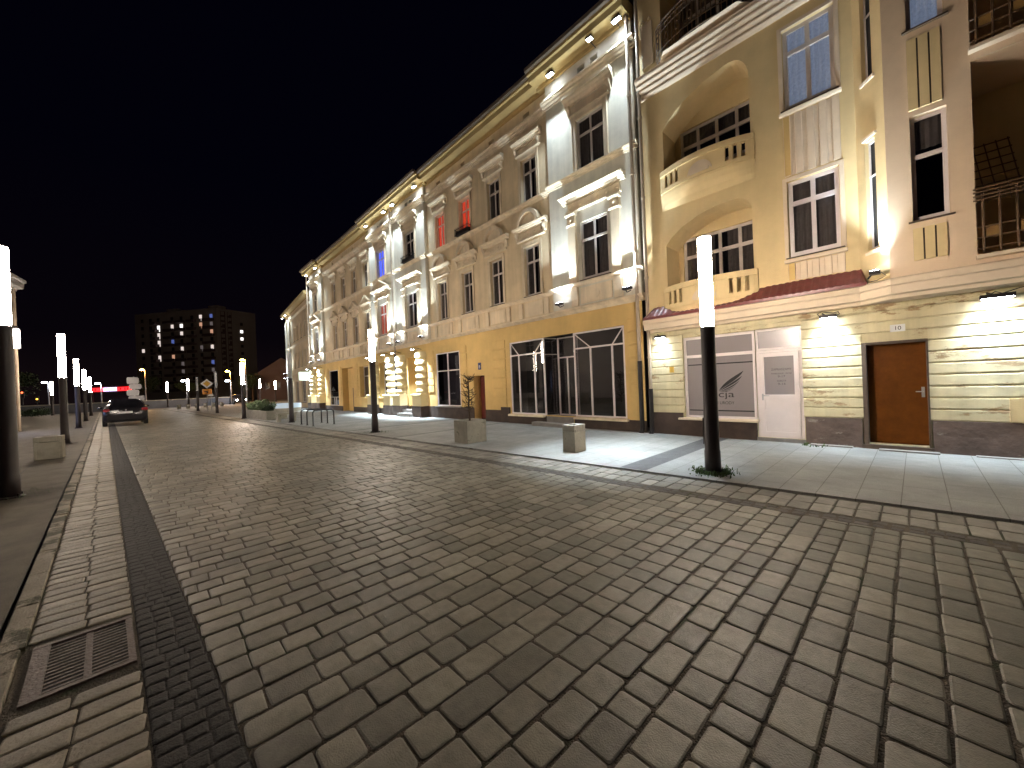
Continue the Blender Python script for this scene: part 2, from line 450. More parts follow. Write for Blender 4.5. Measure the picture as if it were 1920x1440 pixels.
XE = 66.0
def setts(rows_x0, rows_x1, t0, t1, row, wmin, wmax, gap, h=0.0, near=7.0, holes=(), ncol=None):
    V, Fc = [], []
    x = rows_x0
    while x < rows_x1:
        rw = row * random.uniform(0.93, 1.07)
        t = t0
        if ncol is None: t = t0 - random.uniform(0, wmin)
        k = 0
        off = random.uniform(-0.02, 0.02)
        while t < t1 - 0.03:
            if ncol:
                wd = (t1 - t0) / ncol
                if k == 0: wd += off
                elif k == ncol - 1: wd = t1 - t
            else:
                wd = random.uniform(wmin, wmax)
                if random.random() < 0.14: wd *= 1.45
            ta, tb = max(t, t0), min(t + wd, t1)
            k += 1
            t += wd
            if tb - ta < 0.05: continue
            skip = False
            for (hx0, hx1, ht0, ht1) in holes:
                if x + rw > hx0 and x < hx1 and tb > ht0 and ta < ht1: skip = True
            if skip: continue
            g = gap * random.uniform(0.7, 1.4)
            xa, xb = x + g / 2, x + rw - g / 2
            g2 = g * 0.6
            ta += g2 / 2; tb -= g2 / 2
            cx, ct = (xa + xb) / 2, (ta + tb) / 2
            ax, at = (xb - xa) / 2, (tb - ta) / 2
            hh = h + random.uniform(-0.003, 0.002)
            tx, tt = random.uniform(-0.012, 0.012), random.uniform(-0.012, 0.012)
            if x < near:
                c = min(ax, at) * random.uniform(0.15, 0.36)
                pts = []
                for sx, st in ((1, 1), (-1, 1), (-1, -1), (1, -1)):
                    jx, jt = random.uniform(-.05, .03) * ax, random.uniform(-.05, .03) * at
                    X1_, T1_ = sx * (ax + jx), st * (at + jt)
                    cc = c * random.uniform(0.6, 1.15)
                    arc = [(X1_, T1_ - st * cc), (X1_ - sx * cc * 0.3, T1_ - st * cc * 0.3), (X1_ - sx * cc, T1_)]
                    if sx * st < 0: arc = arc[::-1]
                    pts += arc
                inset = 0.008
            elif x < 22:
                c = min(ax, at) * 0.28
                pts = []
                for sx, st in ((1, 1), (-1, 1), (-1, -1), (1, -1)):
                    arc = [(sx * ax, st * (at - c)), (sx * (ax - c), st * at)]
                    if sx * st < 0: arc = arc[::-1]
                    pts += arc
                inset = 0.012
            else:
                pts = [(ax, at), (-ax, at), (-ax, -at), (ax, -at)]
                inset = 0.014
            n = len(pts)
            b0 = len(V)
            for (dx, dt) in pts:
                V.append((cx + dx, road_y(ct + dt, cx), -0.03))
            for (dx, dt) in pts:
                V.append((cx + dx, road_y(ct + dt, cx), hh - 0.0045 + tx * dx + tt * dt))
            for (dx, dt) in pts:
                fx, ft = max(0, 1 - inset / ax), max(0, 1 - inset / at)
                V.append((cx + dx * fx, road_y(ct + dt * ft, cx), hh - 0.0005 + tx * dx + tt * dt))
            if x < near:
                for (dx, dt) in pts:
                    V.append((cx + dx * 0.55, road_y(ct + dt * 0.55, cx), hh + 0.0012 + tx * dx + tt * dt))
                L4 = 3
            else:
                L4 = 2
            for l in range(L4):
                for i in range(n):
                    j = (i + 1) % n
                    Fc.append((b0 + l * n + i, b0 + l * n + j, b0 + (l + 1) * n + j, b0 + (l + 1) * n + i))
            Fc.append(tuple(b0 + L4 * n + i for i in range(n)))
        x += rw
    return V, Fc

def pyobj(name, V, Fc, m):
    me = bpy.data.meshes.new(name)
    me.from_pydata(V, [], Fc)
    bm = nb(); bm.from_mesh(me)
    bmesh.ops.recalc_face_normals(bm, faces=bm.faces)
    bm.to_mesh(me); bm.free()
    me.materials.append(m)
    o = bpy.data.objects.new(name, me); COL.objects.link(o)
    return o

GR = (3.06, 3.76, -0.36, 0.10)     # drain grate, (X0,X1,t0,t1)
struct(obj('road_bed', strip_mesh(-0.39, 5.80, -4, XE + 6, -0.0085), M_joint))
V, Fc = setts(-3.5, XE, 0.37, 4.93, 0.182, 0.15, 0.27, 0.0125)
struct(pyobj('road', V, Fc, M_sett))
V, Fc = setts(-3.5, XE, -0.37, 0.09, 0.138, 0.2, 0.25, 0.011, ncol=2, holes=[GR])
struct(pyobj('gutter_strip_left', V, Fc, M_sett_light))
V, Fc = setts(-3.5, XE, 0.10, 0.36, 0.095, 0.1, 0.13, 0.0035, h=-0.001, ncol=3)
struct(pyobj('dark_strip_left', V, Fc, M_sett_dark))
struct(obj('dark_strip_bed', strip_mesh(0.096, 0.366, -4, XE, -0.0065), mat('dark_bed', (0.018, 0.015, 0.013), 0.9, 0.6, 90, 0.3, 6)))
V, Fc = setts(-3.5, XE, 4.94, 5.14, 0.12, 0.1, 0.11, 0.010, h=-0.006, ncol=2)
struct(pyobj('dark_strip_right', V, Fc, mat('dark_edge_sett', (0.07, 0.06, 0.052), 0.7, 0.6, 70, 0.3, 9, island=0.4)))
V, Fc = setts(-3.5, XE, 5.15, 5.75, 0.19, 0.26, 0.3, 0.013, h=0.0, ncol=2)
struct(pyobj('gutter_strip_right', V, Fc, mat('grey_strip_sett', (0.22, 0.20, 0.165), 0.6, 0.35, 60, 0.22, 9.0, island=0.3, patch=0.2)))

# left kerb of long concrete blocks
bm = nb()
x = -3.5
while x < XE:
    l = random.choice((0.5, 0.75, 1.0))
    z = 0.016 + random.uniform(-0.006, 0.006)
    a, b = x + 0.006, x + l - 0.006
    j = random.uniform(-0.01, 0.01)
    v = []
    for zz in (-0.06, z):
        for X, t in ((a, -0.50 + j), (b, -0.50 + j), (b, -0.385 + j), (a, -0.385 + j)):
            v.append(bm.verts.new((X, road_y(t, X), zz)))
    for f in ((3, 2, 1, 0), (4, 5, 6, 7), (0, 1, 5, 4), (1, 2, 6, 5), (2, 3, 7, 6), (3, 0, 4, 7)):
        bm.faces.new([v[i] for i in f])
    x += l
bmesh.ops.bevel(bm, geom=bm.edges[:], offset=0.006, segments=1, affect='EDGES')
struct(obj('kerb_left', bm, M_kerb))
# pavements
bm = strip_mesh(-40, -0.515, -6, XE, 0.008)
struct(obj('pavement_left', bm, M_slab_left))
def pavement_right():
    bm = nb()
    n = 30
    prev = None
    for i in range(n + 1):
        X = -6 + (XE + 8) * i / n
        ya = road_y(5.80, X)
        yb = -9.95 if X < 36 else -9.95 - (X - 36) * 0.6
        a = bm.verts.new((X, ya, 0.02)); b = bm.verts.new((X, yb, 0.02)); c = bm.verts.new((X, ya, -0.06))
        if prev:
            bm.faces.new((prev[0], a, b, prev[1])); bm.faces.new((prev[2], c, a, prev[0]))
        prev = (a, b, c)
    return bm
struct(obj('pavement_right', pavement_right(), M_slab))
bm = nb()
def band(X0, X1, t0=5.82, yb=-9.57, z=0.0245):
    quad(bm, (X0, road_y(t0, X0), z), (X1, road_y(t0, X1), z), (X1, yb, z), (X0, yb, z))
band(2.98, 3.42); band(10.62, 10.72); band(13.85, 13.97); band(24.2, 24.32)
struct(obj('paving_bands', bm, M_band))
# fine joint lines in the left pavement
bm = nb()
for t in (-1.25, -2.0):
    for k in range(20):
        X0 = -3 + k * 1.6
        quad(bm, (X0, road_y(t, X0), 0.0125), (X0 + 1.56, road_y(t, X0 + 1.56), 0.0125), (X0 + 1.56, road_y(t - 0.012, X0 + 1.56), 0.0125), (X0, road_y(t - 0.012, X0), 0.0125))
struct(obj('pavement_joints_left', bm, M_band))

# drain grate
g = thing('drain_grate', 'rusty iron drain grate set in the pale stone strip by the left kerb', 'drain', (3.41, -0.345 + 0.0 + 0.0, 0))
g.location = (3.41, road_y(-0.13, 3.41), 0)
g.rotation_euler = (0, 0, math.atan(0.07))
bm = nb()
hx, hy = 0.33, 0.21
box(bm, -hx, -hx + 0.035, -hy, hy, -0.03, 0.004); box(bm, hx - 0.035, hx, -hy, hy, -0.03, 0.004)
box(bm, -hx + 0.035, hx - 0.035, -hy, -hy + 0.03, -0.03, 0.003); box(bm, -hx + 0.035, hx - 0.035, hy - 0.07, hy, -0.03, 0.003)
obj('frame', bm, mat('rusty_iron', (0.09, 0.06, 0.05), 0.6, 0.5, 50, 0.3, 12, metal=0.3), g)
bm = nb()
box(bm, -hx + 0.035, hx - 0.035, -0.035, -0.005, -0.03, -0.002)
for i in range(14):
    xx = -hx + 0.065 + i * 0.0405
    box(bm, xx - 0.009, xx + 0.009, -hy + 0.03, -0.035, -0.03, -0.003)
    box(bm, xx - 0.009, xx + 0.009, -0.005, hy - 0.07, -0.03, -0.003)
obj('bars', bm, MATS['rusty_iron'], g)
bm = nb(); quad(bm, (-hx, -hy, -0.0075), (hx, -hy, -0.0075), (hx, hy, -0.0075), (-hx, hy, -0.0075))
obj('pit', bm, M_dark, g)

# ------------------------------------------------------------------ facade building blocks (local: x along the wall, +y out to the street)
def wall_sheet(bm, x0, x1, z0, z1, y, holes, depth=0.2):
    xs = sorted(set([x0, x1] + [h[0] for h in holes] + [h[1] for h in holes]))
    zs = sorted(set([z0, z1] + [h[2] for h in holes] + [h[3] for h in holes]))
    xs = [v for v in xs if x0 <= v <= x1]; zs = [v for v in zs if z0 <= v <= z1]
    for i in range(len(xs) - 1):
        for j in range(len(zs) - 1):
            cx, cz = (xs[i] + xs[i + 1]) / 2, (zs[j] + zs[j + 1]) / 2
            if any(h[0] < cx < h[1] and h[2] < cz < h[3] for h in holes): continue
            quad(bm, (xs[i], y, zs[j]), (xs[i + 1], y, zs[j]), (xs[i + 1], y, zs[j + 1]), (xs[i], y, zs[j + 1]))
    for h in holes:
        d = h[4] if len(h) > 4 else depth
        a, b, c, e = h[:4]
        quad(bm, (a, y, c), (a, y, e), (a, y - d, e), (a, y - d, c))
        quad(bm, (b, y, c), (b, y - d, c), (b, y - d, e), (b, y, e))
        quad(bm, (a, y, e), (b, y, e), (b, y - d, e), (a, y - d, e))
        if c > z0 + 0.001: quad(bm, (a, y, c), (a, y - d, c), (b, y - d, c), (b, y, c))

def wavy(bm, x0, x1, z0, z1, y, amp=0.018, per=0.09):
    n = max(4, int((x1 - x0) / per * 6))
    prev = None
    ph = random.uniform(0, 6)
    for i in range(n + 1):
        x = x0 + (x1 - x0) * i / n
        yy = y + amp * math.sin(ph + 2 * PI * (x - x0) / per) + amp * 0.4 * math.sin(ph + 17 * x)
        a = bm.verts.new((x, yy, z0)); b = bm.verts.new((x, yy, z1))
        if prev: bm.faces.new((prev[0], a, b, prev[1]))
        prev = (a, b)

def window(root, x0, x1, z0, z1, y, curtain=M_cloth, frame=M_frame, glass=M_glass, mull=(0.5,), trans=0.68, fw=0.055, sill=True, curtains='gap', depth=0.14):
    """framed window set back in its opening"""
    yf = y - depth
    bm = nb()
    box(bm, x0 + 0.002, x0 + fw, yf, yf + 0.04, z0 + 0.002, z1 - 0.002); box(bm, x1 - fw, x1 - 0.002, yf, yf + 0.04, z0 + 0.002, z1 - 0.002)
    box(bm, x0 + fw, x1 - fw, yf + 0.003, yf + 0.037, z1 - fw, z1 - 0.002); box(bm, x0 + fw, x1 - fw, yf + 0.003, yf + 0.037, z0 + 0.002, z0 + fw + 0.02)
    zt = z0 + (z1 - z0) * trans if trans else z1 - fw
    for q in mull:
        xm = x0 + (x1 - x0) * q
        box(bm, xm - fw * 0.5, xm + fw * 0.5, yf + 0.006, yf + 0.046, z0 + fw + 0.02, z1 - fw)
    if trans:
        box(bm, x0 + fw, x1 - fw, yf + 0.012, yf + 0.054, zt - fw * 0.6, zt + fw * 0.6)
    f = obj('window', bm, frame, root)
    bm = nb(); quad(bm, (x0 + 0.02, yf + 0.02, z0 + 0.02), (x1 - 0.02, yf + 0.02, z0 + 0.02), (x1 - 0.02, yf + 0.02, z1 - 0.02), (x0 + 0.02, yf + 0.02, z1 - 0.02))
    obj('pane', bm, glass, f)
    if curtain:
        bm = nb()
        w = x1 - x0
        if curtains == 'gap':
            k = random.uniform(0.40, 0.485)
            wavy(bm, x0 + 0.02, x0 + w * k, z0 + 0.02, z1, yf - 0.045, 0.014)
            wavy(bm, x1 - w * k, x1 - 0.02, z0 + 0.02, z1, yf - 0.045, 0.014)
        elif curtains == 'top':
            wavy(bm, x0 + 0.02, x1 - 0.02, z0 + (z1 - z0) * 0.7, z1, yf - 0.045, 0.014)
        else:
            wavy(bm, x0 + 0.02, x1 - 0.02, z0 + 0.02, z1, yf - 0.045, 0.014)
        obj('curtain', bm, curtain, f)
    if sill:
        bm = nb()
        prof(bm, x0 - 0.05, x1 + 0.05, [(yf + 0.02, z0 - 0.012), (y + 0.07, z0 - 0.045), (y + 0.07, z0 - 0.018), (yf + 0.02, z0 + 0.016)])
        obj('sill', bm, M_gutter, f)
    return f

def cornice_profile(z0, z1, d, y=0.0):
    h = z1 - z0
    return [(y - 0.03, z0), (y + d * 0.18, z0), (y + d * 0.22, z0 + h * 0.22), (y + d * 0.42, z0 + h * 0.34), (y + d * 0.5, z0 + h * 0.52),
            (y + d * 0.85, z0 + h * 0.62), (y + d * 0.85, z0 + h * 0.72), (y + d, z0 + h * 0.74), (y + d, z0 + h * 0.94), (y + d * 0.9, z1), (y - 0.03, z1 + 0.02)]

def disc(bm, cx, cz, r, y0, y1, n=12):
    plate(bm, [(cx + r * math.cos(2 * PI * i / n), cz + r * math.sin(2 * PI * i / n)) for i in range(n)], y0, y1)

def floodlight(root, x, y, z, up, wy, power, width=0.24, spread=120, tilt=0.25):
    """small LED floodlight on a bracket, up or down the wall"""
    s = 1 if up else -1
    bm = nb()
    box(bm, x - width / 2, x + width / 2, y - 0.09, y + 0.05, z - s * 0.06, z)
    tube(bm, [(x + 0.06, wy, z - s * 0.03), (x + 0.09, (wy + y) / 2, z - s * 0.10), (x + 0.05, y - 0.03, z - s * 0.06)], 0.014, 6)
    f = obj('floodlight', bm, M_metal, root)
    bm = nb(); box(bm, x - width / 2 + 0.015, x + width / 2 - 0.015, y - 0.075, y + 0.035, z - s * 0.002, z + s * 0.006)
    obj('lens', bm, M_led, f)
    area_light('floodlight_lamp', f, (x, y - 0.02, z + s * 0.015), (0, -tilt, s), power, width - 0.03, 0.06, (0.70, 0.86, 1.0), spread)
    return f

def cable(root, pts, r=0.008):
    bm = nb(); tube(bm, pts, r, 5); return obj('cable', bm, M_metal, root)

def downpipe(root, x, y, z0, z1, r=0.05, dark_to=None, m=M_pipe):
    bm = nb()
    za = dark_to if dark_to else z0
    tube(bm, [(x, y, za), (x, y, z1)], r, 10)
    z = za + 0.8
    while z < z1:
        lathe(bm, [(r + 0.012, z), (r + 0.012, z + 0.05)], x, y, 10); z += 2.1
    p = obj('downpipe', bm, m, root, smooth=False)
    if dark_to:
        bm = nb(); tube(bm, [(x, y + 0.06, z0), (x, y, z0 + 0.12), (x, y, dark_to)], r + 0.012, 10)
        obj('pipe_foot', bm, M_metal, p)
    return p

def hood_cornice(root, xc, hw, z0, z1, d, y, brackets=True, frieze=None, rosettes=0, name='window_hood'):
    bm = nb()
    prof(bm, xc - hw, xc + hw, cornice_profile(z0, z1, d, y))
    if brackets:
        for s in (-1, 1):
            xb = xc + s * (hw - 0.13)
            prof(bm, xb - 0.055, xb + 0.055, [(y - 0.01, z0 - 0.26), (y + 0.05, z0 - 0.24), (y + 0.07, z0 - 0.15), (y + d * 0.62, z0 - 0.06), (y + d * 0.66, z0 - 0.002), (y - 0.01, z0 - 0.002)])
    if frieze:
        f0, f1 = frieze
        box(bm, xc - hw + 0.2, xc + hw - 0.2, y - 0.01, y + 0.035, f0, f1)
        prof(bm, xc - hw + 0.14, xc + hw - 0.14, [(y - 0.01, f0 - 0.07), (y + 0.09, f0 - 0.05), (y + 0.09, f0 - 0.003), (y - 0.01, f0 - 0.003)])
        for i in range(rosettes):
            xr = xc - hw + 0.32 + (2 * hw - 0.64) * i / max(1, rosettes - 1)
            zc = (f0 + f1) / 2
            disc(bm, xr, zc, 0.062, y + 0.03, y + 0.055, 10); disc(bm, xr, zc, 0.03, y + 0.05, y + 0.075, 8)
            if i < rosettes - 1:
                xm = xr + (2 * hw - 0.64) / (rosettes - 1) / 2
                plate(bm, [(xm - 0.07, zc - 0.05), (xm + 0.01, zc - 0.02), (xm + 0.07, zc + 0.05), (xm - 0.01, zc + 0.02)], y + 0.03, y + 0.05)
    return obj(name, bm, M_trim, root)

def arch_hood(root, xc, y):
    """entablature with a segmental arch on top, first-floor bays"""
    o = hood_cornice(root, xc, 0.80, 6.88, 7.06, 0.2, y, True, (6.60, 6.84), 4)
    bm = nb()
    n = 14; ro, ri = 0.50, 0.38
    zc = 7.07
    outer = [(xc + ro * math.cos(PI * i / n), zc + ro * 0.96 * math.sin(PI * i / n)) for i in range(n + 1)]
    inner = [(xc + ri * math.cos(PI * i / n), zc + ri * 0.93 * math.sin(PI * i / n)) for i in range(n, -1, -1)]
    for i in range(n):
        plate(bm, [outer[i], outer[i + 1], inner[n - i - 1], inner[n - i]], y - 0.01, y + 0.20)
    mid = [(xc + (ri - 0.003) * math.cos(PI * i / n), zc + (ri * 0.93 - 0.003) * math.sin(PI * i / n)) for i in range(n + 1)]
    plate(bm, mid, y - 0.01, y + 0.07)
    r2 = [(xc + 0.30 * math.cos(PI * i / n), zc + 0.02 + 0.27 * math.sin(PI * i / n)) for i in range(n + 1)]
    plate(bm, r2, y + 0.05, y + 0.10)
    obj('arch', bm, M_trim, o)
    return o

def pediment_hood(root, xc, y, hw=0.78, za=7.38):
    o = hood_cornice(root, xc, hw, 6.72, 6.88, 0.2, y, True, (6.46, 6.68), 0)
    bm = nb()
    t = 0.09
    for s in (-1, 1):
        a = (xc + s * hw, 6.90); b = (xc, za)
        a2 = (xc + s * (hw - 0.16), 6.90); b2 = (xc, za - t * 1.25)
        plate(bm, [a, b, b2, a2], y - 0.01, y + 0.21)
    plate(bm, [(xc - hw + 0.17, 6.90), (xc, za - t * 1.25 - 0.004), (xc + hw - 0.17, 6.90)], y - 0.01, y + 0.06)
    obj('pediment', bm, M_trim, o)
    return o

def architrave(root, x0, x1, z0, z1, y, wd=0.10, d=0.035):
    bm = nb()
    box(bm, x0 - wd, x0 - 0.001, y - 0.005, y + d, z0 - 0.02, z1 + wd); box(bm, x1 + 0.001, x1 + wd, y - 0.005, y + d, z0 - 0.02, z1 + wd)
    box(bm, x0 - 0.001, x1 + 0.001, y - 0.005, y + d - 0.002, z1 + 0.001, z1 + wd)
    for s, xx in ((-1, x0 - wd), (1, x1 + wd)):
        box(bm, xx - 0.012, xx + 0.012, y - 0.004, y + d + 0.015, z0 - 0.02, z1 + wd + 0.02)
    box(bm, x0 - wd - 0.012, x1 + wd + 0.012, y - 0.004, y + d + 0.013, z1 + wd, z1 + wd + 0.024)
    return obj('architrave', bm, M_trim, root)

def half_column(root, xc, y, ztop=3.22, lit=True, r=0.40):
    bm = nb()
    box(bm, xc - r - 0.02, xc + r + 0.02, y - 0.01, y + 0.42, 0.56, 1.04)
    prof(bm, xc - r - 0.05, xc + r + 0.05, [(y - 0.01, 1.04), (y + 0.43, 1.04), (y + 0.47, 1.07), (y + 0.47, 1.12), (y + 0.42, 1.16), (y - 0.01, 1.16)])
    nd = 6; h = (ztop - 1.16) / nd
    pr = []
    for k in range(nd):
        z = 1.16 + k * h
        pr += [(r - 0.07, z), (r - 0.07, z + 0.03), (r - 0.02, z + 0.05), (r, z + h * 0.35), (r - 0.012, z + h * 0.62), (r - 0.05, z + h - 0.05), (r - 0.07, z + h - 0.025)]
    pr.append((r - 0.07, ztop))
    lathe(bm, pr, xc, y, 18, 0, PI, 0.9)
    c = obj('rusticated_column', bm, M_col, root)
    bm = nb(); box(bm, xc - r - 0.03, xc + r + 0.03, y - 0.01, y + 0.45, -0.02, 0.553)
    obj('column_plinth', bm, M_plinth, c)
    if lit:
        floodlight(root, xc, y + 0.56, ztop + 0.10, False, y, DOWN * 17.0, 0.18, 84, 0.24)
    return c

def pilaster_blocks(root, x0, x1, y, z0, z1, n, m=M_yel, d=0.035):
    bm = nb(); h = (z1 - z0) / n
    for k in range(n):
        box(bm, x0, x1, y - 0.005, y + d, z0 + k * h + 0.02, z0 + (k + 1) * h - 0.02)
    bmesh.ops.bevel(bm, geom=bm.edges[:], offset=0.01, segments=1, affect='EDGES')
    return obj('quoin', bm, m, root)

def door(root, x0, x1, z0, z1, y, m, panels=0, hx=None, glass=None):
    bm = nb(); box(bm, x0, x1, y - 0.04, y, z0, z1)
    if panels:
        h = (z1 - z0) / panels
        for k in range(panels):
            box(bm, x0 + 0.09, x1 - 0.09, y - 0.01, y + 0.015, z0 + k * h + 0.07, z0 + (k + 1) * h - 0.07)
    d = obj('door', bm, m, root)
    bm = nb(); hx = hx if hx is not None else x0 + 0.07
    zc = z0 + (z1 - z0) * 0.52
    box(bm, hx - 0.02, hx + 0.02, y, y + 0.012, zc - 0.10, zc + 0.08)
    tube(bm, [(hx, y + 0.01, zc), (hx, y + 0.05, zc), (hx + 0.09, y + 0.05, zc)], 0.009, 6)
    obj('handle', bm, M_steel, d)
    return d

def steps(root, x0, x1, y0, n, rise, run, wider=0.0, m=M_stonestep):
    bm = nb()
    for k in range(n):
        z1 = 0.02 + rise * (n - k)
        box(bm, x0 - wider * k, x1 + wider * k, y0 + run * k, y0 + run * (k + 1), -0.02, z1)
    bmesh.ops.bevel(bm, geom=bm.edges[:], offset=0.008, segments=1, affect='EDGES')
    return obj('steps', bm, m, root)

def body_and_roof(root, x0, x1, zt, depth=10.0, m=M_plas_a, ov=0.45, y=0.0, yb=-0.55):
    bm = nb()
    quad(bm, (x0, yb + 0.5, 0), (x0, -depth, 0), (x0, -depth, zt), (x0, yb + 0.5, zt)); quad(bm, (x1, yb + 0.5, 0), (x1, -depth, 0), (x1, -depth, zt), (x1, yb + 0.5, zt))
    quad(bm, (x0, -depth, 0), (x1, -depth, 0), (x1, -depth, zt), (x0, -depth, zt))
    obj('rear_walls', bm, m, root)
    bm = nb(); quad(bm, (x0 + 0.02, yb - 0.25, 0.02), (x1 - 0.02, yb - 0.25, 0.02), (x1 - 0.02, yb - 0.25, zt), (x0 + 0.02, yb - 0.25, zt))
    obj('interior', bm, M_dark, root)
    bm = nb()
    prof(bm, x0, x1, [(y + ov - 0.05, zt + 0.33), (-depth / 2, zt + 3.2), (-depth - 0.3, zt + 0.33), (-depth - 0.3, zt + 0.25), (-depth / 2, zt + 3.08), (y + ov - 0.05, zt + 0.25)])
    return obj('roof', bm, M_roof, root)

# ------------------------------------------------------------------ the twin townhouses
def townhouse(name, label, X0, XL, ra, rb, bays, la, lb, lcx, rcx, kind, cur):
    """ra..rb right projecting bay, la..lb left one; bays = centres between, all world X"""
    root = thing(name, label, 'building', (X0, -9.75, 0))
    u = lambda X: X - X0
    YR = 0.15
    W1 = (4.57, 6.32); W2 = (7.90, 9.42)
    XW = XL - X0
    hb, hr = [], []
    for c in bays:
        hb += [(u(c) - 0.37, u(c) + 0.37, *W1), (u(c) - 0.37, u(c) + 0.37, *W2), (u(c) - 0.15, u(c) + 0.15, 10.73, 10.95)]
    ressauts = [(u(ra), u(rb), u(rcx)), (u(la), u(lb), u(lcx))]
    # upper wall
    bm = nb()
    segs = [(0, ressauts[0][0]), (ressauts[0][1], ressauts[1][0]), (ressauts[1][1], XW)]
    for a, b in segs:
        if b - a > 0.01: wall_sheet(bm, a, b, 3.6, 11.2, 0, [h for h in hb if a < h[0] < b], 0.2)
    o = obj('wall', bm, M_plas_a, root)
    for a, b, c in ressauts:
        bm = nb()
        wall_sheet(bm, a, b, 3.6, 11.2, YR, [(c - 0.48, c + 0.48, *W1), (c - 0.48, c + 0.48, *W2), (c - 0.36, c - 0.10, 10.75, 10.97), (c + 0.10, c + 0.36, 10.75, 10.97)], 0.2)
        for xx in (a, b):
            quad(bm, (xx, 0, 3.6), (xx, YR, 3.6), (xx, YR, 11.2), (xx, 0, 11.2))
        obj('projecting_bay', bm, M_plas_pier, root)
    # string courses (follow the projections)
    def course(nm, z0, z1, d, m=M_trim, fn=cornice_profile):
        bm = nb()
        for a, b in segs:
            if b - a > 0.01: prof(bm, a + 0.001, b - 0.001, fn(z0, z1, d, 0))
        for a, b, c in ressauts:
            prof(bm, a - d * 0.6, b + d * 0.6, fn(z0, z1, d, YR))
        return obj(nm, bm, m, root)
    course('ledge', 3.58, 3.76, 0.16)
    course('sill_course', 4.39, 4.50, 0.15)
    course('string_course', 7.70, 7.87, 0.13)
    course('attic_moulding', 10.38, 10.66, 0.17)
    # eaves
    bm = nb()
    for a, b in segs:
        if b - a > 0.01: prof(bm, a + 0.3, b - 0.3, [(-0.02, 11.14), (0.06, 11.16), (0.10, 11.24), (0.42, 11.25), (0.44, 11.42), (0.5, 11.44), (0.5, 11.56), (-0.02, 11.6)])
    for a, b, c in ressauts:
        prof(bm, max(a - 0.3, 0.0), min(b + 0.3, XW), [(YR - 0.2, 11.14), (YR + 0.06, 11.16), (YR + 0.10, 11.24), (YR + 0.45, 11.25), (YR + 0.47, 11.42), (YR + 0.53, 11.44), (YR + 0.53, 11.58), (YR - 0.2, 11.62)])
    obj('eaves', bm, M_soffit, root)
    bm = nb()
    for a, b in segs:
        if b - a > 0.01: prof(bm, a + 0.3, b - 0.3, [(0.505, 11.50), (0.56, 11.46), (0.62, 11.50), (0.63, 11.60), (0.505, 11.60)])
    for a, b, c in ressauts:
        prof(bm, max(a - 0.3, 0.0), min(b + 0.3, XW), [(YR + 0.535, 11.52), (YR + 0.58, 11.48), (YR + 0.64, 11.52), (YR + 0.65, 11.62), (YR + 0.535, 11.62)])
    obj('gutter', bm, M_gutter, root)
    body_and_roof(root, 0, XW, 11.3, 10, M_plas_a, 0.55)
    # bay windows
    for i, c in enumerate(bays):
        c = u(c)
        window(root, c - 0.37, c + 0.37, *W1, 0, cur.get((1, i), M_cloth))
        window(root, c - 0.37, c + 0.37, *W2, 0, cur.get((2, i), M_cloth), curtains='full' if (2, i) in cur else 'gap')
        architrave(root, c - 0.37, c + 0.37, *W1, 0); architrave(root, c - 0.37, c + 0.37, *W2, 0)
        if kind == 'arch': arch_hood(root, c, 0)
        else: pediment_hood(root, c, 0)
        hood_cornice(root, c, 0.68, 9.86, 10.10, 0.2, 0, True, (9.64, 9.82), 0)
        bm = nb(); quad(bm, (c - 0.16, -0.15, 10.72), (c + 0.16, -0.15, 10.72), (c + 0.16, -0.15, 10.96), (c - 0.16, -0.15, 10.96)); obj('attic_window', bm, M_twin, root)
        # apron panel
        bm = nb()
        for (a, b) in ((c - 0.44, c + 0.44),):
            box(bm, a, b, -0.005, 0.02, 3.84, 4.32)
            box(bm, a + 0.07, b - 0.07, 0.018, 0.028, 3.91, 4.25)
        for s in (-1, 1):
            box(bm, c + s * 0.62 - 0.09, c + s * 0.62 + 0.09, -0.005, 0.06, 3.80, 4.34)
        obj('apron', bm, M_trim, root)
    for k, (a, b, c) in enumerate(ressauts):
        window(root, c - 0.48, c + 0.48, *W1, YR, cur.get((1, 'R' if k == 0 else 'L'), M_cloth), curtains='full' if (1, 'R' if k == 0 else 'L') in cur else 'gap', depth=0.09)
        window(root, c - 0.48, c + 0.48, *W2, YR, cur.get((2, 'R' if k == 0 else 'L'), M_cloth), curtains='full', depth=0.09)
        architrave(root, c - 0.48, c + 0.48, *W2, YR, 0.13, 0.05)
        hood_cornice(root, c, 0.84, 9.93, 10.20, 0.24, YR, True, (9.66, 9.88), 0)
        # first-floor aedicule
        h = hood_cornice(root, c, 1.10, 7.02, 7.20, 0.30, YR, False, (6.76, 6.99), 6)
        if kind == 'ped':
            bm = nb()
            for s in (-1, 1):
                plate(bm, [(c + s * 1.08, 7.205), (c, 7.68), (c, 7.57), (c + s * 0.88, 7.205)], YR - 0.01, YR + 0.27)
            plate(bm, [(c - 0.87, 7.205), (c, 7.56), (c + 0.87, 7.205)], YR - 0.01, YR + 0.07)
            obj('pediment', bm, M_trim, h)
        for s in (-1, 1):
            bm = nb()
            xc = c + s * 0.76
            box(bm, xc - 0.14, xc + 0.14, YR - 0.01, YR + 0.09, 4.52, 6.28)
            prof(bm, xc - 0.17, xc + 0.17, [(YR - 0.01, 6.28), (YR + 0.11, 6.28), (YR + 0.13, 6.32), (YR + 0.11, 6.35), (YR - 0.01, 6.35)])
            box(bm, xc - 0.14, xc + 0.14, YR - 0.01, YR + 0.10, 6.35, 6.58)
            disc(bm, xc, 6.465, 0.07, YR + 0.10, YR + 0.125, 10); disc(bm, xc, 6.465, 0.035, YR + 0.12, YR + 0.15, 8)
